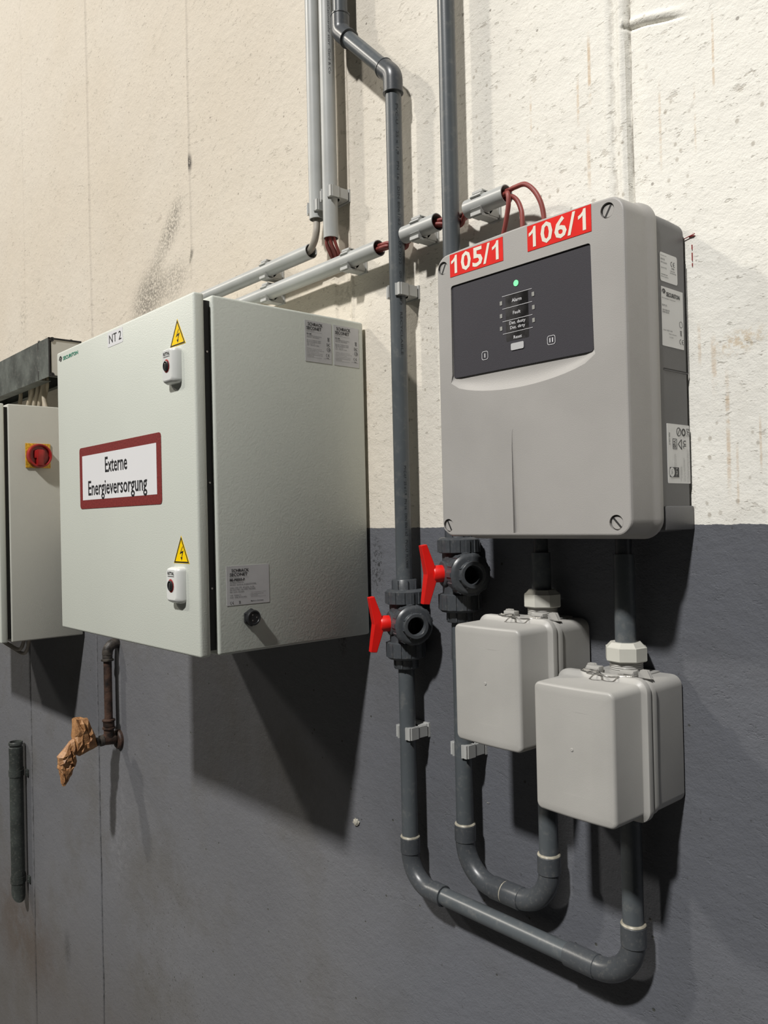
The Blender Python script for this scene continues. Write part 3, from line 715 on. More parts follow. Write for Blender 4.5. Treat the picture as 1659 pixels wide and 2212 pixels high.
# control panel
b = MB(); b.prism(rrect(.0278, .2550, .2560, .3842, .0035, 4), lambda a, c, d: (a, AF + .0030 - .0012 * d, c), 0, 1); cp = obj('control_panel', b, M['panel'], det)
PF = AF + .0016; f = front(PF)
b = MB(); poly(b, f, rrect(.1228, .1600, .2905, .3512, .001, 2)); obj('film_window', b, M['foil'], cp)
f = front(PF - .0003)
b = MB()
put(b, 'Alarm', f, .1336, .1497, .3400, .3446, .01); put(b, 'Fault', f, .1352, .1476, .3240, .3282, .01)
put(b, 'Det. dusty', f, .1288, .1552, .3102, .3157, .01); put(b, 'Det. dirty', f, .1300, .1545, .3040, .3092, .01); put(b, 'Reset', f, .1354, .1488, .2920, .2962, .01)
for z in (.3507, .3342, .3176, .3013): rect(b, f, .1175, .1664, z - .0004, z + .0002)
def sqr(cx, cz, w_, h_, n):
    o_ = rrect(cx - w_, cx + w_, cz - h_, cz + h_, .003, 4); i_ = rrect(cx - w_ + .0007, cx + w_ - .0007, cz - h_ + .0007, cz + h_ - .0007, .0024, 4)
    m_ = len(o_); b.add([f(*p) for p in o_ + i_], [(k, (k + 1) % m_, m_ + (k + 1) % m_, m_ + k) for k in range(m_)])
    for k in range(n):
        x = cx + (k - (n - 1) / 2) * .0040; rect(b, f, x - .0008, x + .0008, cz - .0028, cz + .0028)
sqr(.0855, .2786, .0056, .0058, 1); sqr(.1946, .2800, .0062, .0058, 2)
obj('lettering', b, M['lcdw'], cp)
for x, z in ((.1155, .3423), (.1152, .3255), (.1148, .3090), (.1681, .3432), (.1683, .3264), (.1681, .3100)):
    b = MB(); b.prism(rrect(x - .0020, x + .0020, z - .0027, z + .0027, .0006, 2), lambda a, c, d: (a, PF - .0004 * d, c), 0, 1); obj('indicator', b, M['led'], cp)
b = MB(); b.prism(circ(.1412, .3633, .0040, 20), lambda a, c, d: (a, PF - .0005 * d, c), 0, 1); o = obj('indicator', b, M['gled'], cp); o['label'] = 'green glowing indicator'
b = MB(); b.prism(rrect(.1307, .1517, .2775, .2865, .0018, 3), lambda a, c, d: (a, PF - .0008 * d, c), 0, 1); obj('reset_button', b, M['sgrey'], cp)
for s, x0, x1, z0, z1 in (('105/1', .0268, .1224, .3970, .4284), ('106/1', .1627, .2578, .3978, .4300)):
    b = MB(); b.prism([(x0, z0), (x1, z0), (x1, z1), (x0, z1)], lambda a, c, d: (a, AF + .0002 - .0007 * d, c), 0, 1); S = obj('number_sticker', b, M['orange'], det); S['label'] = 'red sticker reading ' + s
    b = MB(); number(b, s, front(AF - .0008), x0 + .0018, x1 - .0012, z0 + .0038, z1 - .0025, .022); obj('lettering', b, M['cream'], S)
# labels on the right side of the rear housing
sx_ = .3049; f = side(sx_ + .0003)
S = sticker('type_plate', -.0652, -.0245, .3410, .3758, M['white'], det, sx_, .003)
b = MB(); ce(b, f, -.0405, .3620, .0060); put(b, '0786', f, -.0385, -.0320, .3585, .3608)
lines(b, [('Securiton AG', -.0635, .3715, .0013, .0011), ('XLM 35', -.0635, .3665, .0022, .0016), ('4301252.0201', -.0635, .3628, .0018, .0012), ('Serial: 5/22', -.0635, .3565, .0018, .0011),
          ('intended use:', -.0635, .3485, .0018, .0012), ('Alarm system', -.0635, .3455, .0018, .0014), ('1438-CPR', -.0420, .3555, .0014, .0014), ('EN 54-20:2006', -.0420, .3530, .0014, .0011)], f)
obj('lettering', b, M['ink'], S)
S = sticker('type_plate', -.0640, -.0125, .2630, .3345, M['white'], det, sx_, .0006)
b = MB(); eye_logo(b, f, -.0580, .3285, .0040); put(b, 'SECURITON', f, -.0525, -.0205, .3235, .3290, .03)
ce(b, f, -.0235, .2690, .0062); bin_mark(b, f, -.0195, .2800, .0055); ring2(b, f, -.0190, .2935, .0040, .0006)
lines(b, [('3052 Zollikofen / Switzerland', -.0635, .3200, .0014, .0011), ('SLM 35', -.0625, .3110, .0022, .0018), ('4301248.0101', -.0625, .3055, .0020, .0014), ('5000-022-01', -.0625, .3030, .0020, .0014),
          ('Date: 12/22 1435', -.0610, .2815, .0016, .0013), ('Made in Switzerland', -.0480, .2780, .0013, .0009), ('1116-CPR', -.0480, .2740, .0013, .0012)], f)
obj('lettering', b, M['ink'], S)
S = sticker('type_plate', -.0588, -.0050, .0975, .1697, M['white'], det, sx_, .0012)
b = MB(); g = lambda u, v: (sx_ + .0003, v, u)     # print turned a quarter: runs downwards
gd = lambda u, v: (sx_ + .0003, -v, -u)
def dn(y, z, s, L, h, bold=0.0): put(b, s, lambda u, v: (sx_ + .0003, y + v, z - u), 0, L, 0, h, bold)
dn(-.0545, .1590, 'ASD 535-2', .0150, .0022, .02)
ring2(b, f, -.0310, .1605, .0055, .0010); bar(b, f, (-.034, .157), (-.028, .164), .001); ring2(b, f, -.0195, .1605, .0048, .0020)
dn(-.0120, .1655, 'EAC', .0100, .0060); dn(-.0445, .1500, 'VdS', .0095, .0060, .02)
for a, c in (((-.046, .1515), (-.046, .1395)), ((-.046, .1395), (-.0365, .1395)), ((-.0365, .1395), (-.0365, .1515)), ((-.0365, .1515), (-.046, .1515))): bar(b, f, a, c, .0008)
for a, c in (((-.0330, .1455), (-.0250, .1515)), ((-.0250, .1515), (-.0250, .1395)), ((-.0250, .1395), (-.0330, .1455))): bar(b, f, a, c, .0011)
dn(-.0210, .1505, 'UL', .0100, .0065, .02)
rect(b, f, -.0545, -.0330, .1050, .1170); 
obj('lettering', b, M['ink'], S)
b = MB(); poly(b, side(sx_ + .0005), circ(-.0498, .1110, .0058, 20)); put(b, 'UL', lambda u, v: (sx_ + .0004, -.0400 + v, .1160 - u), 0, .010, 0, .003); obj('round_mark', b, M['white'], S)
b = MB()
def dn2(y, z, s, L, h): put(b, s, lambda u, v: (sx_ + .0003, y + v, z - u), 0, L, 0, h)
put(b, 'UL', lambda u, v: (sx_ + .0007, -.0515 + v, .1140 - u), 0, .0062, 0, .0035)
for i, (y, z, L) in enumerate(((-.0430, .1330, .016), (-.0405, .1330, .015), (-.0290, .1180, .018), (-.0265, .1180, .014), (-.0215, .1290, .029), (-.0190, .1270, .027), (-.0130, .1400, .041), (-.0105, .1380, .039), (-.0080, .1400, .040))):
    dn2(y, z, ('Control unit aspirating', 'smoke detector system', 'Signaling system E192652', 'see manual for use', 'Ambient temperature -30 to +60 C', 'Operating voltage 14 - 30 V DC', 'Max current consumption 24 V DC 500 mA', 'Intended use fire safety detection unit', 'Use only with approved air sampling pipes')[i], L, .0014)
obj('small_print', b, M['tink'], S)
# scuff on the cover
# ---------------------------------------------------------------- filter boxes
def filter_box(x0, x1, z0, z1, label, gl_x):
    t = thing('filter_box', label, 'filter box', ((x0 + x1) / 2, 0, z0), 'grey filter boxes under the detector unit')
    cx = (x0 + x1) / 2; hw = (x1 - x0) / 2
    def ring(ins, y, r=.013, bulge=0.0):
        P = rrect(x0 + ins, x1 - ins, z0 + ins, z1 - ins, max(.0015, r - ins), 6); Q = []
        for i, p in enumerate(P):
            Q.append(p); q = P[(i + 1) % len(P)]
            if abs(q[0] - p[0]) > .03:
                for k in range(1, 8): Q.append((p[0] + (q[0] - p[0]) * k / 8, p[1] + (q[1] - p[1]) * k / 8))
        return [(x, y - bulge * (1 - ((x - cx) / hw) ** 2), z) for x, z in Q]
    b = MB(); b.loft([ring(.006, -.001), ring(.0, -.003), ring(.0, -.0655)], True, True, False)
    b.loft([ring(.0, -.0655), ring(-.0016, -.0665), ring(-.0018, -.0765), ring(-.0010, -.0775), ring(.004, -.0775)], True)
    obj('base', b, M['fbox'], t, sharp=45)
    b = MB(); b.loft([ring(.0010, -.0770), ring(.0010, -.0800)], True); obj('gasket', b, M['base'], t)
    b = MB(); B = .0030
    FD = .1485
    def lr(ins, y, bulge=0.0, rad=.0095):
        P = [(x, y, z) for x, y, z in ring(ins, y, rad, bulge)]
        xa_, xb2 = x0 - .0060, x1 - .0040
        return [(xa_ + (x - x0) / (x1 - x0) * (xb2 - xa_), y, z) for x, y, z in P]
    b.loft([lr(.004, -.0795), lr(-.0056, -.0795), lr(-.0064, -.0803), lr(-.0066, -.0870), lr(-.0060, -.0884), lr(-.0004, -.0912), lr(.0004, -.0925), lr(.0010, -FD + .004, B), lr(.0016, -FD + .0020, B), lr(.0028, -FD + .0008, B), lr(.0048, -FD + .0002, B), lr(.012, -FD, B), lr(.03, -FD - .0001, B)], True, False, True)
    # moulding pip in the middle of the lid
    b.lathe([(.0022, 0), (.0020, .0005), (.0012, .0008), (0, .0004)], (cx - .005, -FD - .0027, (z0 + z1) / 2 + .004), (0, -1, 0), 16)
    obj('lid', b, M['fbox'], t, sharp=38)
    # spring clasp on the top edge
    b = MB(); zt = z1 + .0035
    for xx in (cx - .0235, cx + .0255):
        b.box(xx - .0095, xx + .0095, -.0775, -.0665, zt + .0005, zt + .0085, .0008); b.box(xx - .004, xx + .0085, -.0785, -.0765, zt + .0045, zt + .0062)
    for s_, xx in ((-1, cx - .034), (1, cx + .042)):
        for d in (0, .004):
            b.prism([(xx - .010, 0), (xx + .010, 0), (xx + .005, .0095), (xx - .004, .0095)], lambda a, c, e: (a, -.0600 - d - .0018 * e, zt + c), 0, 1)
    b.box(cx - .034, cx + .042, -.0640, -.0590, zt - .001, zt + .0025)
    hk = obj('clasp_hooks', b, M['fbox'], t)
    pts = [(cx - .0345, -.0800, zt + .0045), (cx - .0330, -.0870, zt + .0030), (cx - .0130, -.0885, zt + .0020)]
    lp = [(cx - .0075 + .0085 * math.cos(a), -.0985 + .0085 * math.sin(a), zt + .0030 + .0012 * k) for k, a in [(k, math.radians(100 - 33 * k)) for k in range(0, 8)]]
    pts = pts + lp[:1] + [(cx - .001, -.0935, zt + .004), (cx + .0015, -.0995, zt + .0045), (cx - .004, -.1060, zt + .005), (cx - .0125, -.1045, zt + .005), (cx - .0155, -.0980, zt + .0045), (cx - .010, -.0925, zt + .0065), (cx - .002, -.0945, zt + .006), (cx + .004, -.1010, zt + .005), (cx + .0150, -.1000, zt + .003), (cx + .0210, -.0895, zt + .0020), (cx + .0300, -.0850, zt + .0030), (cx + .0370, -.0850, zt + .0035), (cx + .0400, -.0790, zt + .0040)]
    b = MB(); b.tube(bez(pts, 6), .00115, 8); b.tube([(cx - .034, -.0815, zt + .0040), (cx - .013, -.0825, zt + .0032)], .0011, 8); b.tube([(cx + .016, -.0815, zt + .0032), (cx + .040, -.0800, zt + .0036)], .0011, 8)
    obj('clasp_wire', b, M['steel'], t)
    # cable glands top and bottom
    gy = -.033
    b = MB(); b.box(gl_x - .030, gl_x + .030, gy - .024, gy + .030, z1 - .001, z1 + .0022, .001)
    prof = [(.0205, .002)]
    for k in range(5): prof += [(.0212, .0040 + k * .0024), (.0203, .0052 + k * .0024)]
    prof += [(.0200, .0165)]; b.lathe(prof, (gl_x, gy, z1), (0, 0, 1), 36)
    G = obj('gland_thread', b, M['fbox'], t, sharp=60)
    b = MB(); b.lathe([(.0200, .0160), (.0255, .0160), (.0270, .0175), (.0270, .0340), (.0250, .0350), (.0200, .0402), (.0140, .0402), (.0140, .0200)], (gl_x, gy, z1), (0, 0, 1), 8, smooth=False, closed=True, ph=.25)
    obj('gland_nut', b, M['gland'], t)
    b = MB(); b.lathe([(.0140, .001), (.0200, .001), (.0220, -.0010), (.0220, -.0060), (.0195, -.0095), (.0140, -.0095)], (gl_x, -.033, z0), (0, 0, 1), 32, closed=True); obj('bottom_collar', b, M['fbox'], t)
    return t
filter_box(.0350, .1497, -.2425, -.0826, 'grey lidded filter box, the upper left one, partly behind the other', .0935)
filter_box(.1700, .2850, -.3037, -.1435, 'grey lidded filter box, the lower right one, closest to the camera', .2255)

# ---------------------------------------------------------------- pipes
PY = -.033; PR = .0136; WR = .0166
def straight(p0, p1, par, m='pvc', hollow=False):
    b = MB()
    if hollow: b.pipe(p0, p1, PR, PR - .002)
    else: b.lathe([(PR, 0), (PR, (Vector(p1) - Vector(p0)).length)], p0, Vector(p1) - Vector(p0), 36)
    return obj('pipe', b, M[m], par)
def socket(mb, p0, p1, r=WR):
    L = (Vector(p1) - Vector(p0)).length
    mb.lathe([(.0130, 0), (r - .0008, 0), (r, .0008), (r, L - .0008), (r - .0008, L), (.0130, L)], p0, Vector(p1) - Vector(p0), 36, closed=True)
def glue(p, ax, par):
    b = MB(); n = 36; vs = []
    axv = Vector(ax).normalized(); b.lathe([(.0132, -.0010), (.0158, -.0008), (.0164, .0006), (.0158, .0020), (.0142, .0030), (.0132, .0030)], p, axv, n, closed=True)
    for i, v in enumerate(b.v):
        k = noise.noise(Vector(v) * 140) * .0006; b.v[i] = (Vector(v) + axv * k)[:]
    obj('glue_ring', b, M['glue'], par)
# first run: from the top, through the upper offset, to the valve
x1, x0_ = -.192, -.328
def elbow45(c, d_in, d_out, par, R=.020, S=.022):
    c = Vector(c); di = Vector(d_in).normalized(); do = Vector(d_out).normalized()
    t = R * math.tan(math.radians(22.5)); a = c - di * t; e = c + do * t
    nrm = (do - di * do.dot(di)).normalized(); cc = a + nrm * R; pts = []
    for k in range(9):
        th = math.radians(45 * k / 8); pts.append(cc + (-nrm * math.cos(th) + di * math.sin(th)) * R)
    b = MB(); b.tube([a - di * S, a - di * S * .5] + pts + [e + do * S * .5, e + do * S], WR, 36, caps=False)
    b.pipe(a - di * (S + .0010), a - di * (S - .0015), WR + .0008, .0130, 36); b.pipe(e + do * (S - .0015), e + do * (S + .0010), WR + .0008, .0130, 36)
    obj('elbow', b, M['fit'], par, sharp=40); return a - di * S, e + do * S
up = thing('pvc_pipe', 'dark grey plastic pipe with an offset bend at the top, left of the detector', 'pipe', (x1, 0, -.06))
dd = (1, 0, -1); zj = .945
straight((x0_, PY, 1.55), (x0_, PY, zj + .012), up)
elbow45((x0_, PY, zj), (0, 0, -1), dd, up); elbow45((x1, PY, zj - (x1 - x0_)), dd, (0, 0, -1), up)
straight((x0_ + .012, PY, zj - .012), (x1 - .012, PY, zj - (x1 - x0_) + .012), up)
straight((x1, PY, zj - (x1 - x0_) - .012), (x1, PY, -.050), up)
def on_pipe(mb, s, cx, cy, r, th0, z_top, L, h, bold=0.0):
    # lettering reading downwards along a vertical pipe, wrapped on its surface
    put(mb, s, lambda u, v: (cx + r * math.cos(th0 + (v - h / 2) / r), cy + r * math.sin(th0 + (v - h / 2) / r), z_top - u), 0, L, 0, h, bold)
th = math.radians(-22); b = MB()
on_pipe(b, 'PVC-U   25 x 1,9   PN 16   DIN 8061/62   02.02.2022   09:14   M 3   RECYCLABLE', x1, PY, PR + .0002, th, .755, .42, .0052); obj('print', b, M['pink'], up); b = MB()
on_pipe(b, 'PVC-U   25 x 1,9   PN 16   DIN 8061/62   PVC-U  FLO000', x1, PY, PR + .0002, th, .150, .17, .0052); obj('print', b, M['pink'], up)
up2 = thing('pvc_pipe', 'straight dark grey plastic pipe dropping behind the detector unit', 'pipe', (-.066, 0, .03))
straight((-.066, PY, 1.55), (-.066, PY, .018), up2)

def valve(cx, zc, label, ang=25):
    t = thing('ball_valve', label, 'valve', (cx, 0, zc - .075), 'three-way ball valves with red handles')
    a = math.radians(ang); bx_ = Vector((math.cos(a), -math.sin(a), 0)); hx = Vector((-math.sin(a), -math.cos(a), 0)); c = Vector((cx, PY, zc))
    b = MB(); b.lathe([(.0245, -.036), (.0262, -.034), (.0262, .034), (.0245, .036)], c, (0, 0, 1), 40)
    b.lathe([(.0262, 0), (.0262, .030)], c, bx_, 40); b.lathe([(.0200, 0), (.0200, .0275), (.0180, .0290)], c, hx, 32); obj('body', b, M['fit'], t)
    def nut(p, ax, r, L, n=13):
        p = Vector(p); ax = Vector(ax).normalized()
        b = MB(); b.lathe([(.0150, 0), (r - .0025, 0), (r - .0004, .0012), (r - .0004, L - .004), (r - .0035, L - .0008), (r - .006, L), (.0150, L)], p, ax, 48, closed=True)
        e1 = ax.cross(Vector((0, 0, 1)) if abs(ax.z) < .9 else Vector((1, 0, 0))).normalized(); e2 = ax.cross(e1)
        for k in range(n):
            vs = []
            for h0 in (.0014, L - .0045):
                for (dr, da) in ((-.001, -.5), (.0010, -.38), (.0010, .38), (-.001, .5)):
                    th_ = (k + da * .52) * 2 * PI / n; vs.append(p + ax * h0 + (e1 * math.cos(th_) + e2 * math.sin(th_)) * (r + dr))
            b.add(vs, [(0, 1, 5, 4), (1, 2, 6, 5), (2, 3, 7, 6), (0, 3, 2, 1), (4, 5, 6, 7)])
        return obj('union_nut', b, M['fit'], t, sharp=35)
    nut(c + Vector((0, 0, .0315)), (0, 0, 1), .0325, .0245); nut(c - Vector((0, 0, .0590)) + Vector((0, 0, .0275)), (0, 0, -1), .0325, .0285); nut(c + bx_ * .026, bx_, .0325, .0240)
    def collar(p, ax, r, L, hole=.0142):
        p = Vector(p); ax = Vector(ax).normalized(); b = MB(); b.lathe([(hole, -.02), (r, -.02), (r, L - .001), (r - .001, L), (hole + .001, L), (hole, L - .001)], p, ax, 40, closed=True)
        e1 = ax.cross(Vector((0, 0, 1)) if abs(ax.z) < .9 else Vector((1, 0, 0))).normalized(); e2 = ax.cross(e1)
        for k in range(8):
            th_ = k * PI / 4 + .3; q = e1 * math.cos(th_) + e2 * math.sin(th_); w_ = ax.cross(q) * .0012
            vs = [p + q * (r - .001) - w_, p + q * (r - .001) + w_, p + q * (r + .0015) + w_ * .6, p + q * (r + .0015) - w_ * .6]
            b.add(vs + [v + ax * (L - .002) for v in vs], [(0, 1, 2, 3), (4, 5, 6, 7), (0, 1, 5, 4), (1, 2, 6, 5), (2, 3, 7, 6), (3, 0, 4, 7)])
        return obj('collar', b, M['fit'], t, sharp=45)
    collar(c + Vector((0, 0, .0560)), (0, 0, 1), .0205, .0165, .0130); collar(c - Vector((0, 0, .0600)), (0, 0, -1), .0205, .0160, .0130); cb = collar(c + bx_ * .050, bx_, .0208, .0090)
    b = MB(); b.lathe([(.0141, 0), (0, 0)], c + bx_ * .030, bx_, 32); obj('ball', b, M['gasket'], cb)
    # handle: hub and a bent wing bar
    b = MB(); b.lathe([(.0134, .0265), (.0134, .0430), (.0120, .0450)], c, hx, 32)
    prof = [(.0640, .0445), (.0545, .0462), (.0405, .0060), (.0400, -.0080), (.0520, -.0465), (.0630, -.0455), (.0560, .0000)]
    def wing(p, q, d):
        w_ = .0065 + .0035 * (1 - min(1, abs(q) / .045)); return tuple(c + hx * p + Vector((0, 0, q)) + bx_ * (w_ * d))
    bm = bmesh.new(); n = len(prof)
    v0 = [bm.verts.new(wing(p, q, -1)) for p, q in prof]; v1 = [bm.verts.new(wing(p, q, 1)) for p, q in prof]
    for L_v, rev in ((v0, True), (v1, False)):
        ia, ib = (0, 1, 2, 6), (2, 3, 6); 
        for idx in ((0, 1, 2, 6), (2, 3, 6), (3, 4, 5, 6)): bm.faces.new([L_v[i] for i in idx])
    for i in range(n): bm.faces.new((v0[i], v0[(i + 1) % n], v1[(i + 1) % n], v1[i]))
    bmesh.ops.recalc_face_normals(bm, faces=bm.faces[:])
    bmesh.ops.bevel(bm, geom=bm.edges[:], offset=.0009, segments=2, affect='EDGES', profile=.5); b.bm(bm, False)
    o = obj('handle', b, M['redp'], t); o['label'] = 'red bent handle'
    return t
valve(x1, -.1115, 'dark grey ball valve with red handle, the lower left one, on the offset pipe')
valve(-.066, -.0245, 'dark grey ball valve with red handle, the upper right one, under the detector corner')

def bend(par, c, R_, a0, a1, e1, e2):
    b = MB(); b.tube(arc_pts(c, R_, a0, a1, e1, e2, 20), .0153, 32, caps=False); return b
EX, EZ = (1, 0, 0), (0, 0, 1)
# lower run: valve -> down -> along -> up into the right filter box
xr = .2260; zb = -.5440
lo = thing('pvc_pipe', 'dark grey plastic pipe run along the bottom, from lower valve to right filter box', 'pipe', (0, 0, zb - .017))
straight((x1, PY, -.186), (x1, PY, -.480), lo)
b = bend(lo, (x1 + .050, PY, -.4945), .0500, 180, 270, EX, EZ); socket(b, (x1, PY, -.4950), (x1, PY, -.4690)); socket(b, (x1 + .050, PY, zb), (x1 + .076, PY, zb)); obj('elbow', b, M['fit'], lo, sharp=35)
glue((x1, PY, -.4690), (0, 0, 1), lo)
straight((x1 + .060, PY, zb), (xr - .060, PY, zb), lo)
b = bend(lo, (xr - .056, PY, zb + .056), .056, 270, 360, EX, EZ); socket(b, (xr - .104, PY, zb), (xr - .056, PY, zb), .0162); socket(b, (xr, PY, zb + .0500), (xr, PY, zb + .0770)); obj('elbow', b, M['fit'], lo, sharp=35)
glue((xr, PY, zb + .0770), (0, 0, 1), lo)
straight((xr, PY, zb + .062), (xr, PY, -.3042), lo)
# U-shaped run: upper valve -> down -> up into the left filter box
xa, xb_ = -.066, .0940; zu = -.4955
us = thing('pvc_pipe', 'dark grey plastic pipe bent in a U below the left filter box', 'pipe', (.014, 0, zu - .017))
straight((xa, PY, -.098), (xa, PY, -.425), us)
b = bend(us, (xa + .055, PY, zu + .055), .055, 180, 270, EX, EZ); socket(b, (xa, PY, -.4405), (xa, PY, -.4150)); socket(b, (xa + .055, PY, zu), (xa + .0775, PY, zu)); obj('elbow', b, M['fit'], us, sharp=35)
b = bend(us, (xb_ - .056, PY, zu + .056), .056, 270, 360, EX, EZ); socket(b, (xa + .0790, PY, zu), (xb_ - .050, PY, zu)); socket(b, (xb_, PY, -.4420), (xb_, PY, -.4165)); obj('elbow', b, M['fit'], us, sharp=35)
glue((xa, PY, -.4150), (0, 0, 1), us); glue((xb_, PY, -.4165), (0, 0, 1), us)
straight((xb_, PY, -.430), (xb_, PY, -.2430), us)
b = MB(); b.pipe((xa + .0772, PY, zu), (xa + .0793, PY, zu), .0160, .0130); obj('glue_ring', b, M['glue'], us)
# short connecting pipes between detector unit and filter boxes
for xx, zt, lb in ((.0925, -.0826, 'short dark grey pipe from the detector unit down into the left filter box'), (.2255, -.1435, 'short dark grey pipe from the detector unit down into the right filter box')):
    sp = thing('connecting_pipe', lb, 'pipe', (xx, 0, zt + .04))
    b = MB(); b.lathe([(PR, 0), (PR, .010 - (zt + .036))], (xx, PY, zt + .036), (0, 0, 1), 36); obj('pipe', b, M['pvc'], sp)
    b = MB(); b.lathe([(.0105, 0), (.0105, .030)], (xx, PY, .010), (0, 0, 1), 28); obj('spigot', b, M['fit'], sp)

# ---------------------------------------------------------------- light grey conduits and cables
CR = .0140; CZ = .5335; CY = -.033
def conduit(p0, p1, label, grp='light grey cable conduits'):
    b = MB(); b.pipe(p0, p1, CR, CR - .0014, 36); o = obj('conduit', b, M['conduit']); return tag(o, label, 'conduit', grp)
v1_ = conduit((-.411, CY, .6285), (-.411, CY, 1.55), 'vertical light grey conduit, left of two, ending in one grey cable')
b = MB(); b.pipe((0, 0, 0), (0, 0, 1), CR, CR - .0014)
v2_ = conduit((-.369, CY, .5815), (-.369, CY, 1.55), 'vertical light grey conduit, right of two, with red cables coming out')
b = MB(); on_pipe(b, 'PIPELIFE  Austria  Installationsrohr starr  Gerd & Co', -.369, CY, CR + .0002, math.radians(-20), 1.10, .22, .0045); obj('print', b, M['tink'], v2_)
conduit((-1.30, CY, .5745), (-.4305, CY, .5745), 'upper horizontal grey conduit above the large cabinet, with one grey cable in its end')
conduit((-1.30, CY, .5240), (-.2360, CY, .5290), 'long lower horizontal conduit above the large cabinet, ending left of the offset pipe')
conduit((-.1720, CY, CZ), (-.0950, CY, CZ), 'short piece of grey conduit between the two dark pipes')
conduit((-.0300, CY, CZ), (.0470, CY, CZ), 'short piece of grey conduit at upper left of the detector, red cables looping out')

def clip(px, pz, horiz, label, m='clip', PYc=CY, rr=.0141, grp='light grey pipe clips', flip=1):
    # C-shaped snap clip on a small block; outline in the plane across the pipe, extruded along it
    out = []
    N = 16; a0, a1 = -58, 238     # opening faces the room
    ro = rr + .0032
    for k in range(N + 1): a = math.radians(a1 + (a0 - a1) * k / N); out.append((ro * math.cos(a), ro * math.sin(a)))
    out += [(ro * math.cos(math.radians(a0)) - .001, ro * math.sin(math.radians(a0)) - .0012)]
    for k in range(N + 1): a = math.radians(a0 + (a1 - a0) * k / N); out.append((rr * math.cos(a), rr * math.sin(a)))
    t = MB(); h = .0100
    if horiz: fn = lambda u, v, d: (px + d, PYc + v, pz + u * flip)
    else: fn = lambda u, v, d: (px + u * flip, PYc + v, pz + d)
    n = N + 1
    ringo = out[:n]; ringi = out[n + 1:][::-1]
    vs = [fn(*p, -h) for p in ringo] + [fn(*p, -h) for p in ringi] + [fn(*p, h) for p in ringo] + [fn(*p, h) for p in ringi]
    fs = []
    for i in range(N): fs += [(i, i + 1, n + i + 1, n + i), (2 * n + i, 2 * n + i + 1, 3 * n + i + 1, 3 * n + i), (i, i + 1, 2 * n + i + 1, 2 * n + i), (n + i, n + i + 1, 3 * n + i + 1, 3 * n + i)]
    fs += [(0, n, 3 * n, 2 * n), (n - 1, 2 * n - 1, 4 * n - 1, 3 * n - 1)]
    t.add(vs, fs, False)
    def blk(u0, u1, v0, v1, d0, d1):
        ps = [fn(u, v, d) for u in (u0, u1) for v in (v0, v1) for d in (d0, d1)]
        t.add(ps, [(0, 1, 3, 2), (4, 6, 7, 5), (0, 4, 5, 1), (2, 3, 7, 6), (0, 2, 6, 4), (1, 5, 7, 3)])
    yb = -PYc                                                 # wall side, relative
    blk(-.0165, .0165, rr * .55, yb - .0035, -h, h)          # block behind the pipe
    blk(-.0175, .0195, yb - .0030, yb + .0015, -h * 1.15, h * 1.15)   # foot
    blk(ro - .002, ro + .0030, -.010, .006, -h, h)            # right arm plate
    blk(ro - .003, ro + .0022, .007, yb - .006, -h * .9, h * .9)
    blk(ro - .0035, ro + .0015, -.0135, -.0095, -h, h)         # lip
    blk(-ro - .0015, -ro + .002, -.009, .008, -h, h)
    o = obj('pipe_clip', t, M[m]); return tag(o, label, 'pipe clip', grp)
clip(x1, .4440, False, 'light grey clip holding the offset dark pipe below the conduits', PYc=PY)
clip(x1, -.2940, False, 'white-grey clip on the dark pipe below the lower left valve', PYc=PY)
clip(-.066, -.2985, False, 'white-grey clip on the dark pipe just under the left filter box corner', PYc=PY)
clip(-.369, .6630, False, 'light grey clip on the right vertical conduit above its red cables')
clip(-.411, .6500, False, 'light grey clip on the left vertical conduit, half hidden by the right one')
clip(-.580, .5745, True, 'light grey clip on the upper horizontal conduit above the large cabinet', flip=-1)
clip(-.578, .5275, True, 'light grey clip on the lower horizontal conduit, just above the large cabinet', flip=-1)
clip(-.318, .5285, True, 'light grey clip on the lower horizontal conduit near its open right end', flip=-1)
clip(-.136, CZ, True, 'light grey clip under the short conduit piece between the dark pipes', flip=-1)
clip(-.003, CZ, True, 'light grey clip under the short conduit piece nearest the detector', flip=-1)

b = MB(); b.tube(bez([(-.411, CY, .70), (-.411, CY, .640), (-.4090, CY - .002, .618), (-.4095, CY - .004, .600), (-.418, CY - .004, .584), (-.440, CY - .001, .5745), (-.50, CY, .571)], 8), .0066, 14)
tag(obj('grey_cable', b, M['gcable']), 'thick grey cable bending from left vertical conduit into upper horizontal one', 'cable')
# red cables that come out of the vertical conduit and pass behind the horizontal one
lbl = ['leftmost', 'second from left', 'middle', 'second from right', 'rightmost']
for i in range(5):
    yl = -.0052 - .0055 * (i % 2); ox = -.0085 + i * .0042; oy = (-.004, -.007, -.003, -.006, -.001)[i]
    b = MB(); b.tube(bez([(-.369 + ox, CY + oy, .66), (-.369 + ox, CY + oy, .590), (-.371 + ox * 1.3, CY + oy + .004, .572), (-.377 + ox * 1.5, CY + oy * .5 + .016, .560 - .002 * i), (-.392 + ox * 1.2, yl, .553 - .0035 * i), (-.43 + ox, yl, .5500 - .0035 * i), (-.49 + ox, yl, .5490 - .0035 * i), (-.548, yl, .5490 - .0035 * i)], 8), .0029, 10)
    tag(obj('red_cable', b, M['cable']), 'red cable below the right vertical conduit, ' + lbl[i] + ' of the five', 'cable', 'red cables from the vertical conduit')
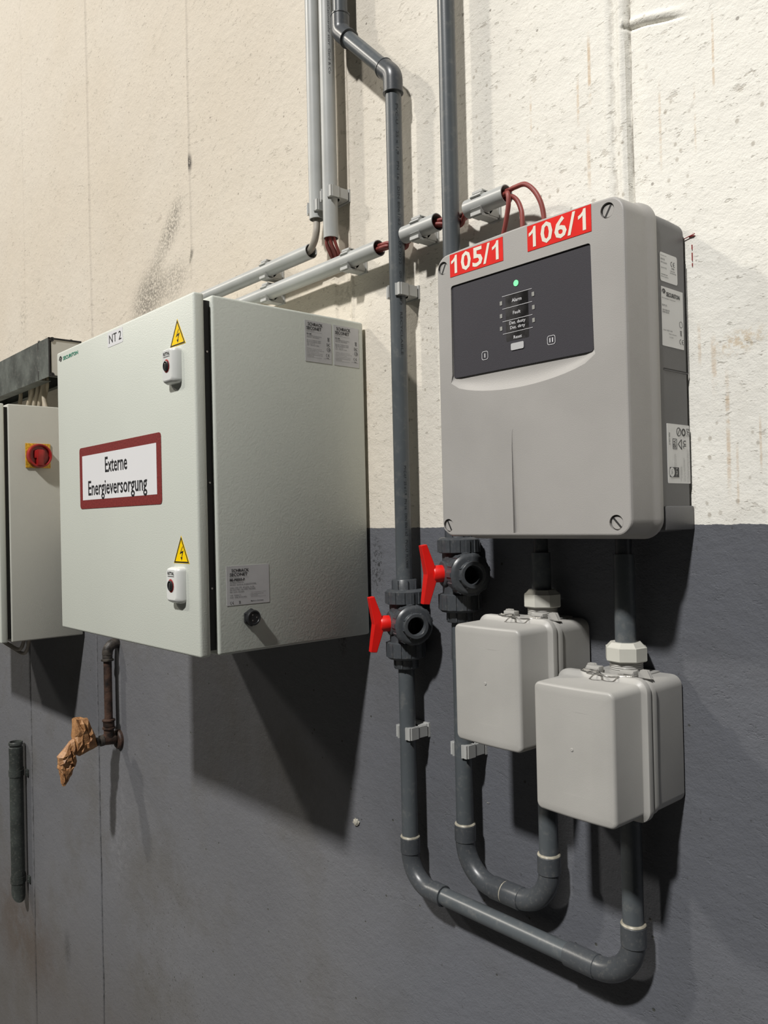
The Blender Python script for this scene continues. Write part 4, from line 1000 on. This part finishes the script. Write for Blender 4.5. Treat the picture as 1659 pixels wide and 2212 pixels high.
# red cables through the horizontal conduits, looping down behind the detector unit
ends = [[(.052, CY + .000, CZ + .0042), (.062, CY + .0005, CZ + .0052), (.085, CY - .003, CZ + .001), (.1035, CY - .002, CZ - .020), (.1120, CY, CZ - .050), (.1130, CY, .4300)],
        [(.050, CY - .0058, CZ - .002), (.0570, CY - .0095, CZ - .006), (.0575, CY - .0100, CZ - .022), (.0500, CY - .008, CZ - .046), (.0400, CY - .004, CZ - .070), (.0350, CY, .4250)],
        [(.050, CY + .0038, CZ - .0035), (.0620, CY + .003, CZ - .012), (.0700, CY + .002, CZ - .027), (.0735, CY + .001, CZ - .045), (.0740, CY, .4300)]]
sag = [(0, .0044), (-.0038, -.0022), (.0038, -.0022)]
ll = ['red cable making the widest loop out of the short conduit into the detector', 'red cable looping steeply down and left in front of the others', 'red cable in the middle loop between the wide and the steep one']
for i in range(3):
    sy, sz = sag[i]; y = CY + sy
    yb_ = -.0122 + sy * .3; zs_ = (.0078, -.0078, 0)[i]; D0 = .5275
    pts = [(-.50, y, D0 - .0025 + sz), (-.245, y, D0 + .001 + sz), (-.216, y + .009, D0 + .001 + sz), (x1, yb_, D0 + .002 + zs_), (-.168, y + .009, CZ - .002 + sz), (-.135, y, CZ - .001 + sz), (-.096, y + .004, CZ - .001 + sz), (-.066, yb_, CZ - .002 + zs_), (-.037, y + .007, CZ - .001 + sz), (-.005, y, CZ + sz), (.030, y, CZ + sz)] + ends[i]
    b = MB(); b.tube(bez(pts, 8), .0036, 10); tag(obj('red_cable', b, M['cable']), ll[i], 'cable', 'red cables through the conduits')

# ---------------------------------------------------------------- old water pipe with wrapped tap
WX = -1.4227
wp = thing('water_pipe', 'rusty iron water pipe with tee and wall flange below the large cabinet', 'pipe', (WX, 0, -.58))
b = MB(); b.lathe([(.0275, -.001), (.0275, .006), (.0240, .010), (.016, .011)], (WX, 0, -.541), (0, -1, 0), 28); obj('wall_flange', b, M['rust'], wp)
b = MB()
b.lathe([(.0125, .006), (.0125, .05)], (WX, 0, -.538), (0, -1, 0), 24)
b.tube([(WX, -.030, -.538), (WX, -.030, -.505)], .0140, 24); b.tube([(WX, -.014, -.538), (WX, -.046, -.535)], .0150, 24)
b.lathe([(.014, 0), (.0175, .001), (.0175, .006), (.014, .007)], (WX, -.030, -.508), (0, 0, 1), 24); b.lathe([(.0155, 0), (.0155, .012)], (WX, -.030, -.499), (0, 0, 1), 24); b.lathe([(.014, 0), (.0178, .001), (.0178, .005), (.013, .007)], (WX, -.030, -.4860), (0, 0, 1), 24)
obj('tee', b, M['rust'], wp)
b = MB(); b.lathe([(.0112, 0), (.0112, .185)], (WX, -.030, -.485), (0, 0, 1), 24); obj('riser', b, M['rust'], wp)
b = MB(); b.lathe([(.0125, 0), (.0172, .001), (.0172, .005), (.0135, .007), (.0135, .018), (.0125, .020)], (WX, -.030, -.318), (0, 0, 1), 24)
b.tube([(WX, -.030, -.300)] + arc_pts((WX, -.004, -.296), .026, 180, 90, (0, 1, 0), EZ, 12) + [(WX, .004, -.270)], .0145, 24)
obj('top_elbow', b, M['oldfit'], wp, sharp=60)
b = MB(); b.lathe([(.0135, .046), (.0150, .047), (.0150, .056), (.0095, .058), (.0085, .062), (.0120, .063), (.0120, .068), (.0080, .070), (.0080, .088)], (WX, 0, -.535), (0, -1, -.03), 20); obj('tap_nipple', b, M['oldfit'], wp)
def crumple(b, outline, thick, seed, dens=4):
    # closed paper shape: outline (y, z), puffed and creased
    rnd = random.Random(seed); cy = sum(p[0] for p in outline) / len(outline); cz = sum(p[1] for p in outline) / len(outline)
    bm = bmesh.new(); n = len(outline); rings = []
    for s, tx in ((1.0, 0.0), (.93, .55), (.70, .9), (.38, 1.0)):
        for sg in (1, -1):
            if tx == 0 and sg == -1: continue
            rings.append((s, tx * sg, [bm.verts.new((WX + thick * tx * sg * (1 + rnd.uniform(-.28, .28)) * (1 if tx else 0) + rnd.uniform(-.001, .001), cy + (p[0] - cy) * s + rnd.uniform(-.0018, .0018), cz + (p[1] - cz) * s + rnd.uniform(-.0018, .0018))) for p in outline]))
    rim_ = rings[0][2]; pos = [r for r in rings if r[1] > 0]; neg = [r for r in rings if r[1] < 0]
    for seq in (pos, neg):
        prev = rim_
        for r in seq:
            for i in range(n):
                a, b_, c_, d_ = prev[i], prev[(i + 1) % n], r[2][(i + 1) % n], r[2][i]
                if (i + len(seq)) % 2: bm.faces.new((a, b_, c_)); bm.faces.new((a, c_, d_))
                else: bm.faces.new((a, b_, d_)); bm.faces.new((b_, c_, d_))
            prev = r[2]
        bm.faces.new(prev)
    bmesh.ops.recalc_face_normals(bm, faces=bm.faces[:]); b.bm(bm, False)
pw = thing('paper_wrap', 'crumpled brown paper wrapped and taped around the tap', 'paper wrapping', (WX, -.12, -.635))
def dense(o_, k=2):
    out = []
    for i, p in enumerate(o_):
        q = o_[(i + 1) % len(o_)]
        for j in range(k): out.append((p[0] + (q[0] - p[0]) * j / k, p[1] + (q[1] - p[1]) * j / k))
    return out
b = MB(); crumple(b, dense([(-.1285, -.4595), (-.1100, -.4600), (-.0915, -.4660), (-.0835, -.4900), (-.0700, -.5180), (-.0665, -.5480), (-.0900, -.5560), (-.1170, -.5660), (-.1330, -.5560), (-.1330, -.5100)]), .021, 3); obj('upper_fold', b, M['paper'], pw)
b = MB(); crumple(b, dense([(-.1300, -.5150), (-.1450, -.5280), (-.1740, -.5570), (-.1710, -.5760), (-.1650, -.5830), (-.1380, -.5850), (-.1270, -.5920), (-.1260, -.5600), (-.1240, -.5400)]), .018, 5); obj('twisted_middle', b, M['paper'], pw)
b = MB(); crumple(b, dense([(-.1690, -.5680), (-.1710, -.5880), (-.1660, -.6080), (-.1645, -.6300), (-.1600, -.6360), (-.1500, -.6240), (-.1370, -.6080), (-.1290, -.5850), (-.1400, -.5700)]), .016, 8); obj('spout_end', b, M['paper'], pw)

# ---------------------------------------------------------------- overpainted pipe stub low on the left
lp = thing('pipe_stub', 'dark grey overpainted pipe stub with open top and two brackets, bottom left', 'pipe', (-2.232, 0, -1.265))
px_, py_ = -2.232, -.030; pr = .0228
b = MB(); n = 28; top = -.735
vs = []; fs = []
for r, zz in ((pr, None), (pr, top)):
    for k in range(n):
        th_ = 2 * PI * k / n; x = px_ + r * math.cos(th_); y = py_ + r * math.sin(th_)
        vs.append((x, y, top if zz else -1.205 - (r * math.cos(th_) + r) * 1.1))
b.add(vs, [(k, (k + 1) % n, n + (k + 1) % n, n + k) for k in range(n)] + [tuple(range(n))[::-1]], True)
obj('pipe', b, M['paintpipe'], lp, sharp=60)
b = MB(); b.lathe([(.0185, -.03), (.0195, .0), (.0232, .0), (.0232, .022), (.0205, .024), (.0205, .030), (.0235, .031), (.0235, .040), (.0215, .0425), (.0195, .042), (.0180, .034), (.0180, -.03)], (px_, py_, top - .002), (0, 0, 1), 28, closed=True); obj('threaded_rim', b, M['paintpipe'], lp, sharp=50)
for z in (-.805, -1.180):
    b = MB(); b.lathe([(pr + .0002, -.011), (pr + .0022, -.011), (pr + .0022, .011), (pr + .0002, .011)], (px_, py_, z), (0, 0, 1), 28, closed=True)
    b.box(px_ + pr - .002, px_ + pr + .016, -.006, .001, z - .011, z + .012, .001); b.box(px_ - pr - .016, px_ - pr + .002, -.006, .001, z - .011, z + .012, .001)
    b.lathe([(.0032, 0), (.0025, .003), (0, .0035)], (px_ + pr + .009, -.005, z), (0, -1, 0), 10); obj('bracket', b, M['paintpipe'], lp)
b = MB(); b.lathe([(.0085, 0), (.0085, .44)], (-2.318, -.014, -1.24), (0, 0, 1), 14)
tag(obj('thin_pipe', b, M['paintpipe']), 'thin overpainted pipe just left of the bottom-left pipe stub', 'pipe')
